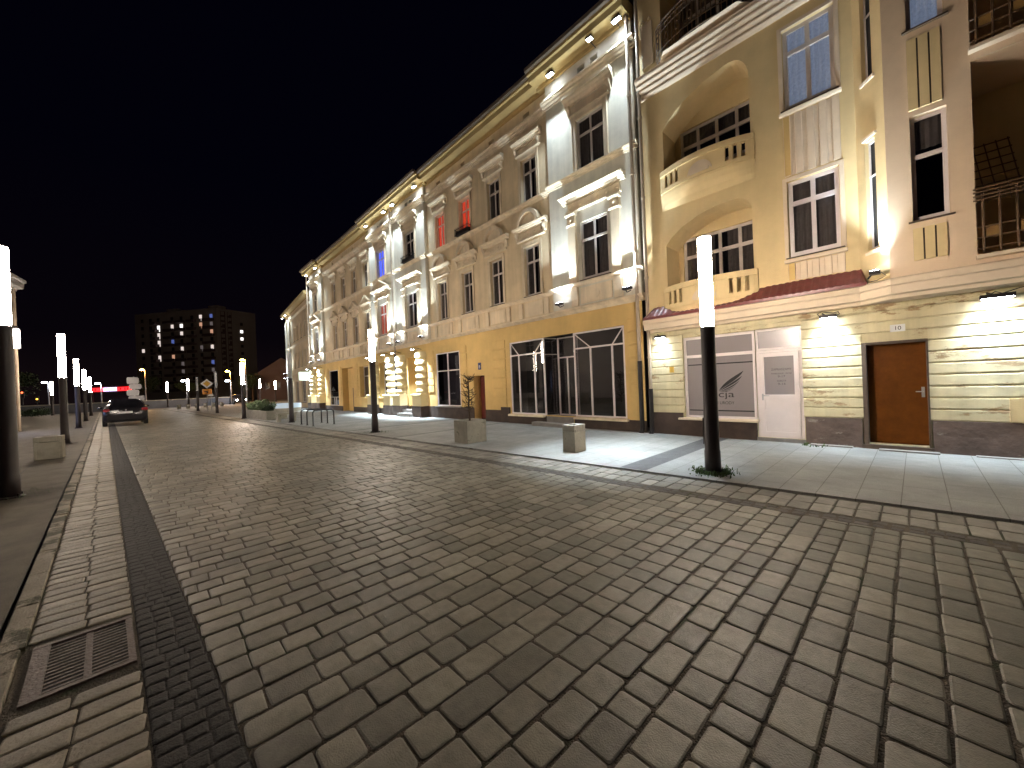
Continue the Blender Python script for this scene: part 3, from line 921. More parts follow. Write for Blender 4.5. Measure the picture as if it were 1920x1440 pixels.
            prof(bm, xc - 0.18, xc + 0.18, [(YR - 0.01, 6.58), (YR + 0.12, 6.58), (YR + 0.17, 6.62), (YR + 0.17, 6.67), (YR - 0.01, 6.70)])
            obj('pilaster', bm, M_trim, root)
        for xx in (c - 0.23, c + 0.23):
            bm = nb(); quad(bm, (xx - 0.14, YR - 0.15, 10.74), (xx + 0.14, YR - 0.15, 10.74), (xx + 0.14, YR - 0.15, 10.98), (xx - 0.14, YR - 0.15, 10.98)); obj('attic_window', bm, M_twin, root)
        bm = nb()
        box(bm, c - 0.55, c + 0.55, YR - 0.005, YR + 0.03, 3.84, 4.33); disc(bm, c, 4.08, 0.14, YR + 0.025, YR + 0.045, 16); disc(bm, c, 4.08, 0.11, YR + 0.04, YR + 0.055, 16)
        for s in (-1, 1):
            prof(bm, c + s * 0.76 - 0.13, c + s * 0.76 + 0.13, [(YR - 0.005, 3.80), (YR + 0.06, 3.80), (YR + 0.04, 4.0), (YR + 0.10, 4.30), (YR + 0.10, 4.38), (YR - 0.005, 4.38)])
        obj('apron', bm, M_trim, root)
        # floodlights: one at each outer edge, up from the ledge and down from the eaves
        for xx in (c - 1.18, c + 1.18):
            xx = min(max(xx, a + 0.25), b - 0.25)
            floodlight(root, xx, YR + 0.32, 3.95, True, YR, UP, 0.24, 84, 0.07)
            floodlight(root, xx, YR + 0.32, 11.12, False, YR, EAVE, 0.26, 80, 0.07)
    return root

A = townhouse('beige_townhouse', 'beige stuccoed townhouse with yellow ground floor and rounded arches over its first floor windows', 5.0, 19.30,
              5.0, 8.1, [9.12, 11.03, 12.93, 14.85], 16.0, 19.24, 17.45, 6.43, 'arch',
              {(2, 2): M_cloth_red, (2, 3): M_cloth_red, (2, 'L'): M_dark})
B = townhouse('pedimented_townhouse', 'stuccoed townhouse with small triangular pediments and one blue lit window', 19.30, 35.1,
              19.42, 22.5, [23.45, 25.4, 27.35, 29.3], 31.7, 34.9, 33.2, 20.85, 'ped',
              {(2, 'R'): M_cloth_blue, (1, 'R'): M_cloth_pink})

YR_ = 0.15
pool_flood = floodlight(A, 5.55 - 5.0 + 0.5, YR_ + 0.42, 11.10, False, YR_, 1.0, 0.18, 60, 0.0)  # extra fixture and narrow beam added to brighten the pavement by the bin
area_light('floodlight_lamp', pool_flood, (1.05, YR_ + 0.42, 11.06), (4.15 - 6.05, -6.62 + 9.18, -11.0), 80, 0.16, 0.10, (0.72, 0.87, 1.0), 24)
# --- ground floor of the beige house
uA = lambda X: X - 5.0
YG = 0.15
bm = nb()
hA = [(uA(5.57), uA(10.32), 0.36, 3.0, 0.10), (uA(11.85), uA(12.58), 0.0, 1.86, 0.38),
      (uA(13.52), uA(15.42), 0.57, 3.02, 0.12), (uA(17.20), uA(18.20), 0.56, 3.06, 0.65)]
wall_sheet(bm, 0, 14.3, 0.0, 3.6, YG, hA)
obj('ground_floor_wall', bm, M_yel, A)
for a, b, z in ((5.0, 8.6 - 1.2, 0.335), (8.60, 10.4, 0.335), (10.4, 10.9, 0.60), (10.9, 11.83, 0.48), (12.60, 16.2, 0.55), (18.22, 19.3, 0.545)):
    bm = nb(); box(bm, uA(a), uA(b), YG - 0.02, YG + 0.035, -0.02, z); obj('plinth', bm, M_plinth, A)
pilaster_blocks(A, uA(5.06), uA(5.46), YG, 0.95, 3.16, 6)
pilaster_blocks(A, uA(10.55), uA(11.30), YG, 0.98, 3.15, 6)
pilaster_blocks(A, uA(15.62), uA(16.12), YG, 1.2, 3.2, 6)
pilaster_blocks(A, uA(13.0), uA(13.42), YG, 1.2, 3.2, 6)
half_column(A, uA(16.66), YG); half_column(A, uA(18.80), YG)
steps(A, uA(17.0), uA(18.4), YG - 0.3, 3, 0.175, 0.30)
door(A, uA(17.22), uA(18.18), 0.56, 3.0, YG - 0.6, M_yel, 4)
steps(A, uA(7.45), uA(8.58), YG - 0.55, 1, 0.31, 0.58)
steps(A, uA(7.30), uA(9.0), YG + 0.04, 1, 0.13, 0.30)
d = door(A, uA(11.87), uA(12.56), 0.0, 1.84, YG - 0.34, M_reddoor, 3)
# shop front: two displays and a set-back glazed door
def shop_display(root, x0, x1, z0, z1, y, ztr, mulls, cross=True, glass=M_shopglass, m=M_frame, fw=0.045):
    bm = nb(); yf = y - 0.06
    box(bm, x0, x0 + fw, yf, yf + 0.05, z0, z1); box(bm, x1 - fw, x1, yf, yf + 0.05, z0, z1)
    box(bm, x0 + fw, x1 - fw, yf + 0.002, yf + 0.048, z1 - fw, z1); box(bm, x0 + fw, x1 - fw, yf + 0.002, yf + 0.048, z0, z0 + fw)
    if ztr: box(bm, x0 + fw, x1 - fw, yf + 0.006, yf + 0.056, ztr - fw / 2, ztr + fw / 2)
    for q in mulls: box(bm, q - fw / 2, q + fw / 2, yf + 0.003, yf + 0.053, z0 + fw, (ztr - fw / 2) if ztr else z1 - fw)
    if cross and ztr:
        for xa, xm in ((x0 + fw, mulls[0]), (x1 - fw, mulls[-1])):
            tube(bm, [(xa, yf + 0.03, z1 - fw), (xm, yf + 0.03, ztr)], fw * 0.42, 4)
    f = obj('shop_window', bm, m, root)
    bm = nb(); quad(bm, (x0 + 0.01, yf + 0.02, z0 + 0.01), (x1 - 0.01, yf + 0.02, z0 + 0.01), (x1 - 0.01, yf + 0.02, z1 - 0.01), (x0 + 0.01, yf + 0.02, z1 - 0.01))
    obj('pane', bm, glass, f)
    return f
s1 = shop_display(A, uA(5.58), uA(7.36), 0.37, 2.99, YG, 2.49, [uA(5.99), uA(6.74)], m=M_pvc)
s2 = shop_display(A, uA(8.62), uA(10.31), 0.37, 2.99, YG, 2.50, [uA(9.09), uA(9.86)], m=M_pvc)
for a, b in ((5.5, 7.38), (8.62, 10.40)):
    bm = nb(); prof(bm, uA(a), uA(b), [(YG - 0.05, 0.30), (YG + 0.13, 0.29), (YG + 0.13, 0.35), (YG - 0.05, 0.368)]); obj('display_ledge', bm, M_trim, A)
sd = shop_display(A, uA(7.62), uA(8.46), 0.33, 2.99, YG - 0.52, 2.30, [uA(8.04)], cross=False, m=M_pvc)
sd['label'] = 'white framed glazed shop door set back between the displays'
bm = nb()
for z0, z1 in ((0.37, 2.4), (2.45, 2.96)):
    for xx in (8.58,):
        quad(bm, (uA(8.61), YG - 0.06, z0), (uA(8.47), YG - 0.5, z0), (uA(8.47), YG - 0.5, z1), (uA(8.61), YG - 0.06, z1))
        quad(bm, (uA(7.39), YG - 0.06, z0), (uA(7.60), YG - 0.5, z0), (uA(7.60), YG - 0.5, z1), (uA(7.39), YG - 0.06, z1))
obj('return_pane', bm, M_shopglass, A)
bm = nb()
for z in (0.35, 2.425, 2.97):
    tube(bm, [(uA(8.605), YG - 0.06, z), (uA(8.47), YG - 0.5, z)], 0.022, 4); tube(bm, [(uA(7.395), YG - 0.06, z), (uA(7.60), YG - 0.5, z)], 0.022, 4)
obj('return_frame', bm, M_frame, A)
# shop interior
bm = nb()
quad(bm, (uA(5.5), -3.0, 0.3), (uA(10.4), -3.0, 0.3), (uA(10.4), -3.0, 3.1), (uA(5.5), -3.0, 3.1)); quad(bm, (uA(5.5), 0.0, 0.3), (uA(10.4), 0.0, 0.3), (uA(10.4), -3.0, 0.3), (uA(5.5), -3.0, 0.3))
quad(bm, (uA(5.5), 0.0, 3.1), (uA(10.4), 0.0, 3.1), (uA(10.4), -3.0, 3.1), (uA(5.5), -3.0, 3.1)); quad(bm, (uA(5.5), 0, 0.3), (uA(5.5), -3, 0.3), (uA(5.5), -3, 3.1), (uA(5.5), 0, 3.1)); quad(bm, (uA(10.4), 0, 0.3), (uA(10.4), -3, 0.3), (uA(10.4), -3, 3.1), (uA(10.4), 0, 3.1))
obj('shop_room', bm, mat('dim_shop_room', (0.13, 0.105, 0.09), 0.8, 0, 1, 0.3, 1), A)
s3 = shop_display(A, uA(13.53), uA(15.41), 0.58, 3.01, YG, None, [uA(14.47)], cross=False, m=M_pvc)
bm = nb(); box(bm, uA(13.57), uA(15.37), YG - 0.053, YG - 0.008, 2.16, 2.21); obj('transom', bm, M_frame, s3)
bm = nb(); quad(bm, (uA(13.5), -0.25, 0.5), (uA(15.45), -0.25, 0.5), (uA(15.45), -0.25, 3.05), (uA(13.5), -0.25, 3.05)); obj('blind', bm, mat('slate_film', (0.07, 0.065, 0.075), 0.6, 0, 1, 0.15, 2), s3)
bm = nb(); box(bm, uA(13.46), uA(15.48), YG - 0.02, YG + 0.12, 0.525, 0.572); obj('window_ledge', bm, M_stonestep, A)
bm = nb(); box(bm, uA(12.05), uA(12.22), YG, YG + 0.02, 2.10, 2.38); pl = obj('number_plate', bm, M_blue, A)
text_on_wall('8', uA(12.17), YG + 0.022, 2.15, 0.19, M_plate, pl, 'numeral')
bm = nb(); box(bm, uA(10.56), uA(11.02), YG, YG + 0.02, 0.62, 0.95); box(bm, uA(10.59), uA(10.99), YG + 0.018, YG + 0.026, 0.65, 0.92); obj('meter_cabinet', bm, M_yel, A)
downpipe(A, uA(5.07), YG + 0.12, 0.02, 11.3, 0.05, 1.95)
downpipe(A, uA(19.27), YG + 0.14, 0.02, 11.3, 0.05, 3.3)
def basket(root, xc, y, z, w):
    bm = nb()
    for z_ in (z + 0.03, z + 0.26): tube(bm, [(xc - w, y - 0.02, z_), (xc - w, y + 0.2, z_), (xc + w, y + 0.2, z_), (xc + w, y - 0.02, z_)], 0.012, 5)
    n = 12
    for i in range(n + 1):
        x = xc - w + 2 * w * i / n
        tube(bm, [(x, y + 0.2, z), (x, y + 0.2, z + 0.33)], [0.012, 0.006], 4)
    for s in (-1, 1):
        for q in (0.05, 0.12): tube(bm, [(xc + s * w, y + q, z), (xc + s * w, y + q, z + 0.30)], 0.008, 4)
    box(bm, xc - w + 0.03, xc + w - 0.03, y + 0.02, y + 0.17, z + 0.01, z + 0.17)
    return obj('flower_basket', bm, M_metal, root)
basket(A, uA(12.93), 0.03, 7.88, 0.46); basket(A, uA(17.45), YG + 0.05, 7.88, 0.55)

# --- ground floor of the pedimented house
uB = lambda X: X - 19.30
bm = nb()
hB = [(uB(20.42), uB(21.66), 1.0, 3.0, 0.35), (uB(23.3), uB(24.7), 1.0, 2.97, 0.35), (uB(25.85), uB(27.9), 0.0, 3.03, 0.45), (uB(28.7), uB(30.6), 0.37, 3.0, 0.15), (uB(32.85), uB(33.85), 0.37, 3.0, 0.35)]
wall_sheet(bm, 0, 15.8, 0.0, 3.6, YG, hB)
obj('ground_floor_wall', bm, M_yel, B)
for a, b in ((19.3, 25.83), (27.92, 32.8), (33.9, 35.1)):
    bm = nb(); box(bm, uB(a), uB(b), YG - 0.02, YG + 0.035, -0.02, 0.36); obj('plinth', bm, M_plinth, B)
bm = nb(); box(bm, uB(20.0), uB(25.5), YG - 0.01, YG + 0.10, 0.362, 0.93); prof(bm, uB(20.0), uB(25.5), [(YG, 0.932), (YG + 0.14, 0.932), (YG + 0.14, 0.975), (YG, 0.992)])
obj('window_parapet', bm, M_yel, B)
for xx in (19.95, 22.15, 32.2, 34.4): half_column(B, uB(xx), YG, 3.22, True, 0.40 if xx < 30 else 0.42)
window(B, uB(20.42), uB(21.66), 1.0, 3.0, YG, None, mull=(), depth=0.32)
window(B, uB(23.3), uB(24.7), 1.0, 2.97, YG, M_cloth, mull=(), depth=0.32)
shop_display(B, uB(28.72), uB(30.58), 0.38, 2.98, YG, 1.0, [uB(29.3), uB(29.7)], cross=False)
door(B, uB(32.87), uB(33.83), 0.37, 2.98, YG - 0.3, M_frame, 3)
bm = nb(); box(bm, uB(25.87), uB(27.88), YG - 0.44, YG - 0.40, 0.0, 3.0); gt = obj('gate', bm, M_yel, B)
bm = nb(); box(bm, uB(26.2), uB(26.95), YG - 0.39, YG - 0.36, 0.02, 1.62); obj('wicket_door', bm, M_frame_dk, gt)
for a, b in ((22.75, 23.1), (25.0, 25.45), (28.05, 28.5), (30.8, 31.3)): pilaster_blocks(B, uB(a), uB(b), YG, 1.05, 3.2, 6)
downpipe(B, uB(35.0), YG + 0.14, 0.02, 11.3, 0.05)
bm = nb(); box(bm, uB(35.02), uB(35.10), YG + 0.25, YG + 1.0, 2.45, 3.15); sg = obj('lightbox_sign', bm, M_lightbox, B, label='pale green lit box sign sticking out over the pavement')
bm = nb(); tube(bm, [(uB(35.06), YG, 2.85), (uB(35.06), YG + 0.25, 2.85)], 0.02, 6); obj('bracket', bm, M_metal, sg)

# ------------------------------------------------------------------ further lower house, turned a little away
D = thing('low_end_house', 'lowest and farthest house of the row with two brightly lit pilaster strips', 'building', (35.25, -9.72, 0), -R(4.3))
bm = nb()
hD = []
for i in range(4):
    c = 2.6 + i * 1.75
    hD += [(c - 0.36, c + 0.36, 3.9, 5.4, 0.2), (c - 0.36, c + 0.36, 6.6, 8.0, 0.2)]
hD += [(11.0, 11.7, 3.9, 5.4, 0.2), (11.0, 11.7, 6.6, 8.0, 0.2), (1.2, 2.4, 0.4, 2.7, 0.2), (3.2, 5.2, 0.5, 2.6, 0.2), (6.5, 8.2, 0.5, 2.6, 0.2)]
wall_sheet(bm, 0, 12.7, 0, 9.8, 0, hD)
obj('wall', bm, M_plas_a, D)
for h in hD: window(D, h[0], h[1], h[2], h[3], 0, M_cloth if h[2] > 3 else None, trans=0.68 if h[2] > 3 else 0)
for z in (3.2, 6.1, 9.0):
    bm = nb(); prof(bm, 0.0, 12.7, cornice_profile(z, z + 0.16, 0.14, 0)); obj('string_course', bm, M_trim, D)
for x in (9.9, 12.0):
    bm = nb(); box(bm, x, x + 0.55, -0.01, 0.14, 0.4, 9.0); obj('pilaster', bm, M_plas_pier, D)
bm = nb(); prof(bm, -0.1, 12.8, [(-0.02, 9.7), (0.45, 9.85), (0.5, 10.05), (-0.02, 10.2)]); obj('eaves', bm, M_soffit, D)
for x in (10.17, 12.27):
    floodlight(D, x, 0.42, 9.62, False, 0, EAVE, 0.24, 120, 0.25)
    floodlight(D, x, 0.42, 3.55, True, 0, UP, 0.24, 120, 0.25)
    floodlight(D, x, 0.42, 3.05, False, 0, DOWN * 1.5, 0.24, 120, 0.25)
body_and_roof(D, 0, 12.7, 9.8, 9, M_plas_a, 0.4)
bm = nb(); box(bm, 7.0, 7.9, -3.4, -2.2, 10.5, 12.6); obj('chimney', bm, M_plinth, D)

# ------------------------------------------------------------------ the corner house with oriel (number 10)
Cx = 4.85
Cr = thing('oriel_house', 'yellow house number 10 with rounded balconies, red tiled ledge and a beauty salon below', 'building', (Cx, -9.60, 0))
uC = lambda X: X - Cx
YC = 0.0
# ground floor: backing wall and rusticated courses
holesC = [(uC(1.58), uC(2.41), 0.10, 2.45, 0.25), (uC(2.41), uC(3.97), 0.40, 2.45, 0.22), (uC(-0.15), uC(0.69), 0.11, 1.97, 0.30)]
bm = nb(); wall_sheet(bm, uC(-5), 0, 0.0, 3.0, YC - 0.02, holesC)
obj('ground_floor_wall', bm, M_board, Cr)
bm = nb()
z = 0.60
zs_ = [0.5] + [0.567 + 0.1965 * k for k in range(11)] + [2.66]
def course_segments(z0, z1):
    cuts = [(uC(-5), 0)]
    for h in holesC:
        if h[2] < z1 - 0.01 and h[3] > z0 + 0.01:
            new = []
            for a, b in cuts:
                if h[0] > a and h[0] < b: new.append((a, h[0]))
                if h[1] < b and h[1] > a: new.append((h[1], b))
                if not (a < h[1] and b > h[0]): new.append((a, b))
            cuts = new
    return cuts
for i in range(1, len(zs_) - 1):
    z0, z1 = zs_[i] + 0.005, zs_[i + 1] - 0.005
    for a, b in course_segments(z0, z1):
        # split where a hole only covers part of the height
        prof(bm, a, b, [(YC - 0.03, z0), (YC, z0 + 0.002), (YC + 0.012, z0 + 0.016), (YC + 0.012, z1 - 0.018), (YC, z1 - 0.002), (YC - 0.03, z1)])
obj('rustication', bm, M_board, Cr)
for a, b in ((-5, -0.17), (0.71, 1.56)):
    bm = nb(); box(bm, uC(a), uC(b), YC - 0.03, YC + 0.035, -0.02, 0.565)
    obj('plinth', bm, M_plinth_c, Cr, label='rough brown plinth with damaged render')
bm = nb()
box(bm, uC(2.42), 0.0, YC - 0.03, YC + 0.035, -0.02, 0.42); box(bm, uC(4.02), 0.0, YC - 0.03, YC + 0.034, 0.42, 0.575)
obj('dark_plinth', bm, M_plinth, Cr)
for k in range(6):      # paving threshold stones along the wall
    bm = nb()
    x0 = 1.5 - k * 1.1 + random.uniform(-0.1, 0.1)
    box(bm, uC(x0), uC(x0 - random.uniform(0.6, 0.95)), YC + 0.03, YC + 0.03 + random.uniform(0.12, 0.2), 0.0, random.uniform(0.03, 0.045))
    obj('threshold_stone', bm, M_stonestep, Cr)
# big pale cornice over the ground floor
bm = nb()
cp = [(YC - 0.03, 2.66), (YC + 0.10, 2.665), (YC + 0.12, 2.72), (YC + 0.22, 2.735), (YC + 0.25, 2.86), (YC + 0.29, 2.88), (YC + 0.29, 2.97), (YC + 0.25, 3.0), (YC - 0.03, 3.06)]
prof(bm, uC(0.66), 0.0, cp)
cp2 = [(p[0] + (0.32 if p[0] > 0 else 0.0), p[1] + 0.0) for p in cp]
prof(bm, uC(-5), uC(0.25), cp2)
# angled link of the cornice
va = [bm.verts.new((uC(0.66), p[0], p[1])) for p in cp]; vb = [bm.verts.new((uC(0.25), p[0], p[1])) for p in cp2]
for i in range(len(cp)):
    j = (i + 1) % len(cp); bm.faces.new((va[i], va[j], vb[j], vb[i]))
obj('cornice', bm, M_trim_c, Cr)
# glazed red tile ledge with a wavy outline
bm = nb()
prs = [(0.56, 3.06), (0.64, 3.33), (1.3, 3.335), (2.1, 3.33), (2.35, 3.31), (2.6, 3.23), (3.0, 3.16), (3.9, 3.14), (4.1, 3.18), (4.28, 3.30), (4.60, 3.31), (4.72, 3.27), (4.84, 3.12)]
def ztop(X):
    for (a, za), (b, zb) in zip(prs, prs[1:]):
        if a <= X <= b: return za + (zb - za) * (X - a) / (b - a)
    return prs[-1][1]
cols = []
X = 0.56
while X <= 4.84:
    rib = 0.018 * abs(math.sin(PI * X / 0.115))
    zt = ztop(X)
    ring = []
    for q in (0, 0.33, 0.34, 0.66, 0.67, 1.0):
        y = YC + 0.33 - 0.32 * q
        zz = 3.02 + (zt - 3.02) * q + (0.012 if q in (0.33, 0.66, 0) else 0)
        ring.append((uC(X), y + rib * 0.3, zz + rib))
    ring.append((uC(X), YC + 0.01, 2.99)); ring.append((uC(X), YC + 0.33, 2.985))
    cols.append([bm.verts.new(p) for p in ring]); X += 0.0288
for a, b in zip(cols, cols[1:]):
    for i in range(8): bm.faces.new((a[i], a[(i + 1) % 8], b[(i + 1) % 8], b[i]))
bm.faces.new(cols[0]); bm.faces.new(cols[-1][::-1])
obj('tile_ledge', bm, M_tile, Cr)

# upper wall with loggia openings (polygonal heads)
def poly_hole_wall(bm, x0, x1, z0, z1, y, holes, rects, depth):
    """holes: (xa,xb,zb,zt, left chamfer (dx,dz), right chamfer (dx,dz)); x grows towards the reader's left"""
    allh = [(h[0], h[1], h[2], h[3]) for h in holes] + [r[:4] for r in rects]
    xs = sorted(set([x0, x1] + [v for h in allh for v in h[:2]])); zs = sorted(set([z0, z1] + [v for h in allh for v in h[2:4]]))
    for i in range(len(xs) - 1):
        for j in range(len(zs) - 1):
            cx, cz = (xs[i] + xs[i + 1]) / 2, (zs[j] + zs[j + 1]) / 2
            if any(h[0] < cx < h[1] and h[2] < cz < h[3] for h in allh): continue
            quad(bm, (xs[i], y, zs[j]), (xs[i + 1], y, zs[j]), (xs[i + 1], y, zs[j + 1]), (xs[i], y, zs[j + 1]))
    for r in rects:
        a, b, c, e = r[:4]; d = r[4]
        for p in (((a, c), (a, e)), ((b, c), (b, e)), ((a, e), (b, e)), ((a, c), (b, c))):
            quad(bm, (p[0][0], y, p[0][1]), (p[1][0], y, p[1][1]), (p[1][0], y - d, p[1][1]), (p[0][0], y - d, p[0][1]))
    for (xa, xb, zb, zt, cl, cr) in holes:
        def curve(cx, cz, sx, dx, dz):
            return [(cx + sx * dx * (1 - math.cos(t)) , cz - dz * (1 - math.sin(t))) for t in [PI / 2 * k / 6 for k in range(7)]]
        # right side (small x): from (xa, zt-dz) to (xa+dx, zt)
        rc = [(xa + cr[0] * (1 - math.cos(PI / 2 * k / 6)), zt - cr[1] * (1 - math.sin(PI / 2 * k / 6))) for k in range(7)]
        # left side: flatter, a straight haunch softened
        lc = [(xb, zt - cl[1]), (xb - cl[0] * 0.12, zt - cl[1] * 0.72), (xb - cl[0] * 0.35, zt - cl[1] * 0.40), (xb - cl[0] * 0.68, zt - cl[1] * 0.13), (xb - cl[0], zt)]
        for k in range(6): bm.faces.new([bm.verts.new((p[0], y, p[1])) for p in (rc[k], rc[k + 1], (xa, zt))])
        for k in range(4): bm.faces.new([bm.verts.new((p[0], y, p[1])) for p in (lc[k + 1], lc[k], (xb, zt))])
        path = [(xa, zb)] + rc + lc[::-1] + [(xb, zb)]
        for p, q in zip(path, path[1:]):
            quad(bm, (p[0], y, p[1]), (q[0], y, q[1]), (q[0], y - depth, q[1]), (p[0], y - depth, p[1]))
        quad(bm, (xa, y, zb), (xb, y, zb), (xb, y - depth, zb), (xa, y - depth, zb))
bm = nb()
LD = 0.75
lh = [(uC(2.33), uC(4.26), 6.30, 8.50, (1.45, 0.75), (0.36, 0.5)), (uC(2.36), uC(4.28), 3.35, 5.43, (1.2, 0.60), (0.34, 0.36)), (uC(2.15), uC(4.2), 9.5, 11.9, (1.0, 0.6), (0.4, 0.4))]
rc_ = [(uC(0.90), uC(1.72), 6.86, 8.49, 0.12), (uC(0.91), uC(1.72), 3.85, 5.40, 0.12)]
poly_hole_wall(bm, uC(0.65), 0.0, 2.95, 12.5, YC, lh, rc_, LD)
obj('wall', bm, M_yel_c, Cr)
# loggia backs with their windows
for (xa, xb, zb, zt, _, _) in lh:
    bm = nb()
    wz0, wz1 = (zb + 0.45, zt - 0.68) if zb < 6 else (zb + 0.45, zt - 0.62)
    if zb < 6: wz0, wz1 = 3.80, 5.12
    elif zb < 9: wz0, wz1 = 6.75, 7.95
    wall_sheet(bm, xa, xb, zb, zt, YC - LD + 0.002, [(xa + 0.02, xb - 0.12, wz0, wz1, 0.1)])
    obj('loggia_wall', bm, M_yel_c, Cr)
    window(Cr, xa + 0.02, xb - 0.12, wz0, wz1, YC - LD + 0.05, M_cloth, M_frame, M_glass, (0.25, 0.5, 0.75), 0.62, 0.07, False, 'top' if zb > 6 else 'gap')
# curved parapets
def parapet(root, xa, xb, z0, z1, bulge, n=28):
    bm = nb()
    def P(i, off): 
        t = i / n
        x = xa - 0.04 + (xb - xa + 0.08) * t
        y = YC + 0.03 + bulge * math.sin(PI * t) ** 0.8 if 0 < i < n else YC + 0.03
        return x, y + off
    slots = {2, 4, 6, 21, 23, 25}
    h = z1 - z0
    for i in range(n):
        for (a, b, o0, o1) in ((z0, z0 + 0.10, -0.07, 0.045), (z1 - 0.13, z1, -0.08, 0.05)):
            p = [P(i, o0), P(i + 1, o0), P(i + 1, o1), P(i, o1)]
            v = [bm.verts.new((q[0], q[1], a)) for q in p] + [bm.verts.new((q[0], q[1], b)) for q in p]
            for f in ((3, 2, 1, 0), (4, 5, 6, 7), (0, 1, 5, 4), (2, 3, 7, 6)): bm.faces.new([v[k] for k in f])
            if i == 0: bm.faces.new([v[k] for k in (3, 0, 4, 7)])
            if i == n - 1: bm.faces.new([v[k] for k in (1, 2, 6, 5)])
        if i in slots: continue
        o0, o1 = -0.05, 0.02
        p = [P(i, o0), P(i + 1, o0), P(i + 1, o1), P(i, o1)]
        v = [bm.verts.new((q[0], q[1], z0 + 0.09)) for q in p] + [bm.verts.new((q[0], q[1], z1 - 0.12)) for q in p]
        for f in ((3, 2, 1, 0), (4, 5, 6, 7), (0, 1, 5, 4), (2, 3, 7, 6), (3, 0, 4, 7), (1, 2, 6, 5)): bm.faces.new([v[k] for k in f])
    o = obj('balcony_parapet', bm, M_yel_c, root)
    bm = nb()
    xm = (xa + xb) / 2
    r = h * 0.48
    for rr, yy in ((r, 0.05), (r * 0.8, 0.075)):
        plate(bm, [(xm + rr * math.cos(PI * k / 12), z0 + 0.07 + rr * math.sin(PI * k / 12)) for k in range(13)], YC + 0.02 + bulge, YC + 0.01 + bulge + yy)
    obj('medallion', bm, M_trim_c, o)
    bm = nb()   # floor and rounded belly
    rings = []
    for (s, zz) in ((1.0, z0 + 0.02), (0.97, z0 - 0.06), (0.80, z0 - 0.17), (0.50, z0 - 0.28), (0.12, z0 - 0.36), (-0.05, z0 - 0.40)):
        rings.append([bm.verts.new((P(i, 0)[0], YC + (P(i, 0.02)[1] - YC) * s, zz)) for i in range(n + 1)])
    for a, b in zip(rings, rings[1:]):
        for i in range(n): bm.faces.new((a[i], a[i + 1], b[i + 1], b[i]))
    inner = [bm.verts.new((P(i, 0)[0], YC - LD, z0 + 0.02)) for i in (0, n)]
    bm.faces.new(rings[0] + [inner[1], inner[0]])
    obj('balcony_floor', bm, M_yel_c, o)
    return o
parapet(Cr, uC(2.30), uC(4.30), 6.12, 6.68, 0.26)
parapet(Cr, uC(2.32), uC(4.32), 3.20, 3.76, 0.24)
# ornamental iron railing of the top loggia
bm = nb()
xa, xb = uC(2.1), uC(4.3); n = 22
def TP(t, z): return (xa + (xb - xa) * t, YC + 0.06 + 0.35 * math.sin(PI * t) ** 0.7, z)
for z_, r_ in ((9.42, 0.02), (9.62, 0.012), (10.05, 0.012), (10.18, 0.012), (10.28, 0.022)):
    tube(bm, [TP(i / n, z_) for i in range(n + 1)], r_, 5)
for i in range(n + 1):
    tube(bm, [TP(i / n, 9.42), TP(i / n, 10.28)], 0.011, 4)
    if i % 3 == 0 and i < n:
        tube(bm, [TP((i + 0.5 + 0.45 * math.cos(k * PI / 4)) / n, 9.82 + 0.10 * math.sin(k * PI / 4)) for k in range(9)], 0.016, 4)
obj('iron_railing', bm, M_brown_rail, Cr)
bm = nb(); quad(bm, (xa, YC, 9.40), (xb, YC, 9.40), (xb - 0.3, YC + 0.38, 9.40), (xa + 0.3, YC + 0.38, 9.40)); obj('balcony_slab', bm, M_trim_c, Cr)
# stepped cornice between 2nd and 3rd floor
bm = nb()
pts = [(YC - 0.02, 8.78), (YC + 0.05, 8.78)]
for k in range(4):
    z0 = 8.80 + k * 0.115; y0 = YC + 0.05 + k * 0.055
    pts += [(y0 + 0.03, z0), (y0 + 0.055, z0 + 0.03), (y0 + 0.055, z0 + 0.065), (y0 + 0.03, z0 + 0.095)]
pts += [(YC + 0.27, 9.27), (YC - 0.02, 9.34)]
prof(bm, uC(0.66), -0.02, pts)
obj('stepped_cornice', bm, M_trim_c, Cr)
# tall windows with ribbed panels
for z0, z1, cur, fr in ((6.86, 8.49, M_cloth_w, M_frame), (3.85, 5.40, M_cloth, M_pvc)):
    window(Cr, uC(0.905), uC(1.715), z0, z1, YC, cur, fr, M_glass, (0.5,), 0.70, 0.075, True, 'full', 0.10)
    bm = nb()
    box(bm, uC(0.90) - 0.07, uC(0.90) - 0.002, YC - 0.004, YC + 0.03, z0 - 0.02, z1 + 0.07); box(bm, uC(1.72) + 0.002, uC(1.72) + 0.07, YC - 0.004, YC + 0.03, z0 - 0.02, z1 + 0.07)
    box(bm, uC(0.90) - 0.002, uC(1.72) + 0.002, YC - 0.004, YC + 0.028, z1 + 0.002, z1 + 0.07)
    prof(bm, uC(0.82), uC(1.80), [(YC - 0.005, z0 - 0.12), (YC + 0.06, z0 - 0.115), (YC + 0.08, z0 - 0.06), (YC - 0.005, z0 - 0.05)])
    obj('window_surround', bm, M_trim_c, Cr)
for z0, z1 in ((5.50, 6.72), (3.36, 3.72)):
    bm = nb()
    for k in range(5):
        xa = uC(0.86) + k * 0.192
        box(bm, xa, xa + 0.115, YC - 0.005, YC + 0.035, z0, z1)
    bmesh.ops.bevel(bm, geom=bm.edges[:], offset=0.008, segments=1, affect='EDGES')
    box(bm, uC(0.865), uC(0.865) + 0.87, YC - 0.01, YC + 0.006, z0 + 0.01, z1 - 0.01)
    for f_ in list(bm.faces)[-6:]: f_.material_index = 1
    obj('ribbed_panel', bm, M_trim_c, Cr).data.materials.append(M_yel)
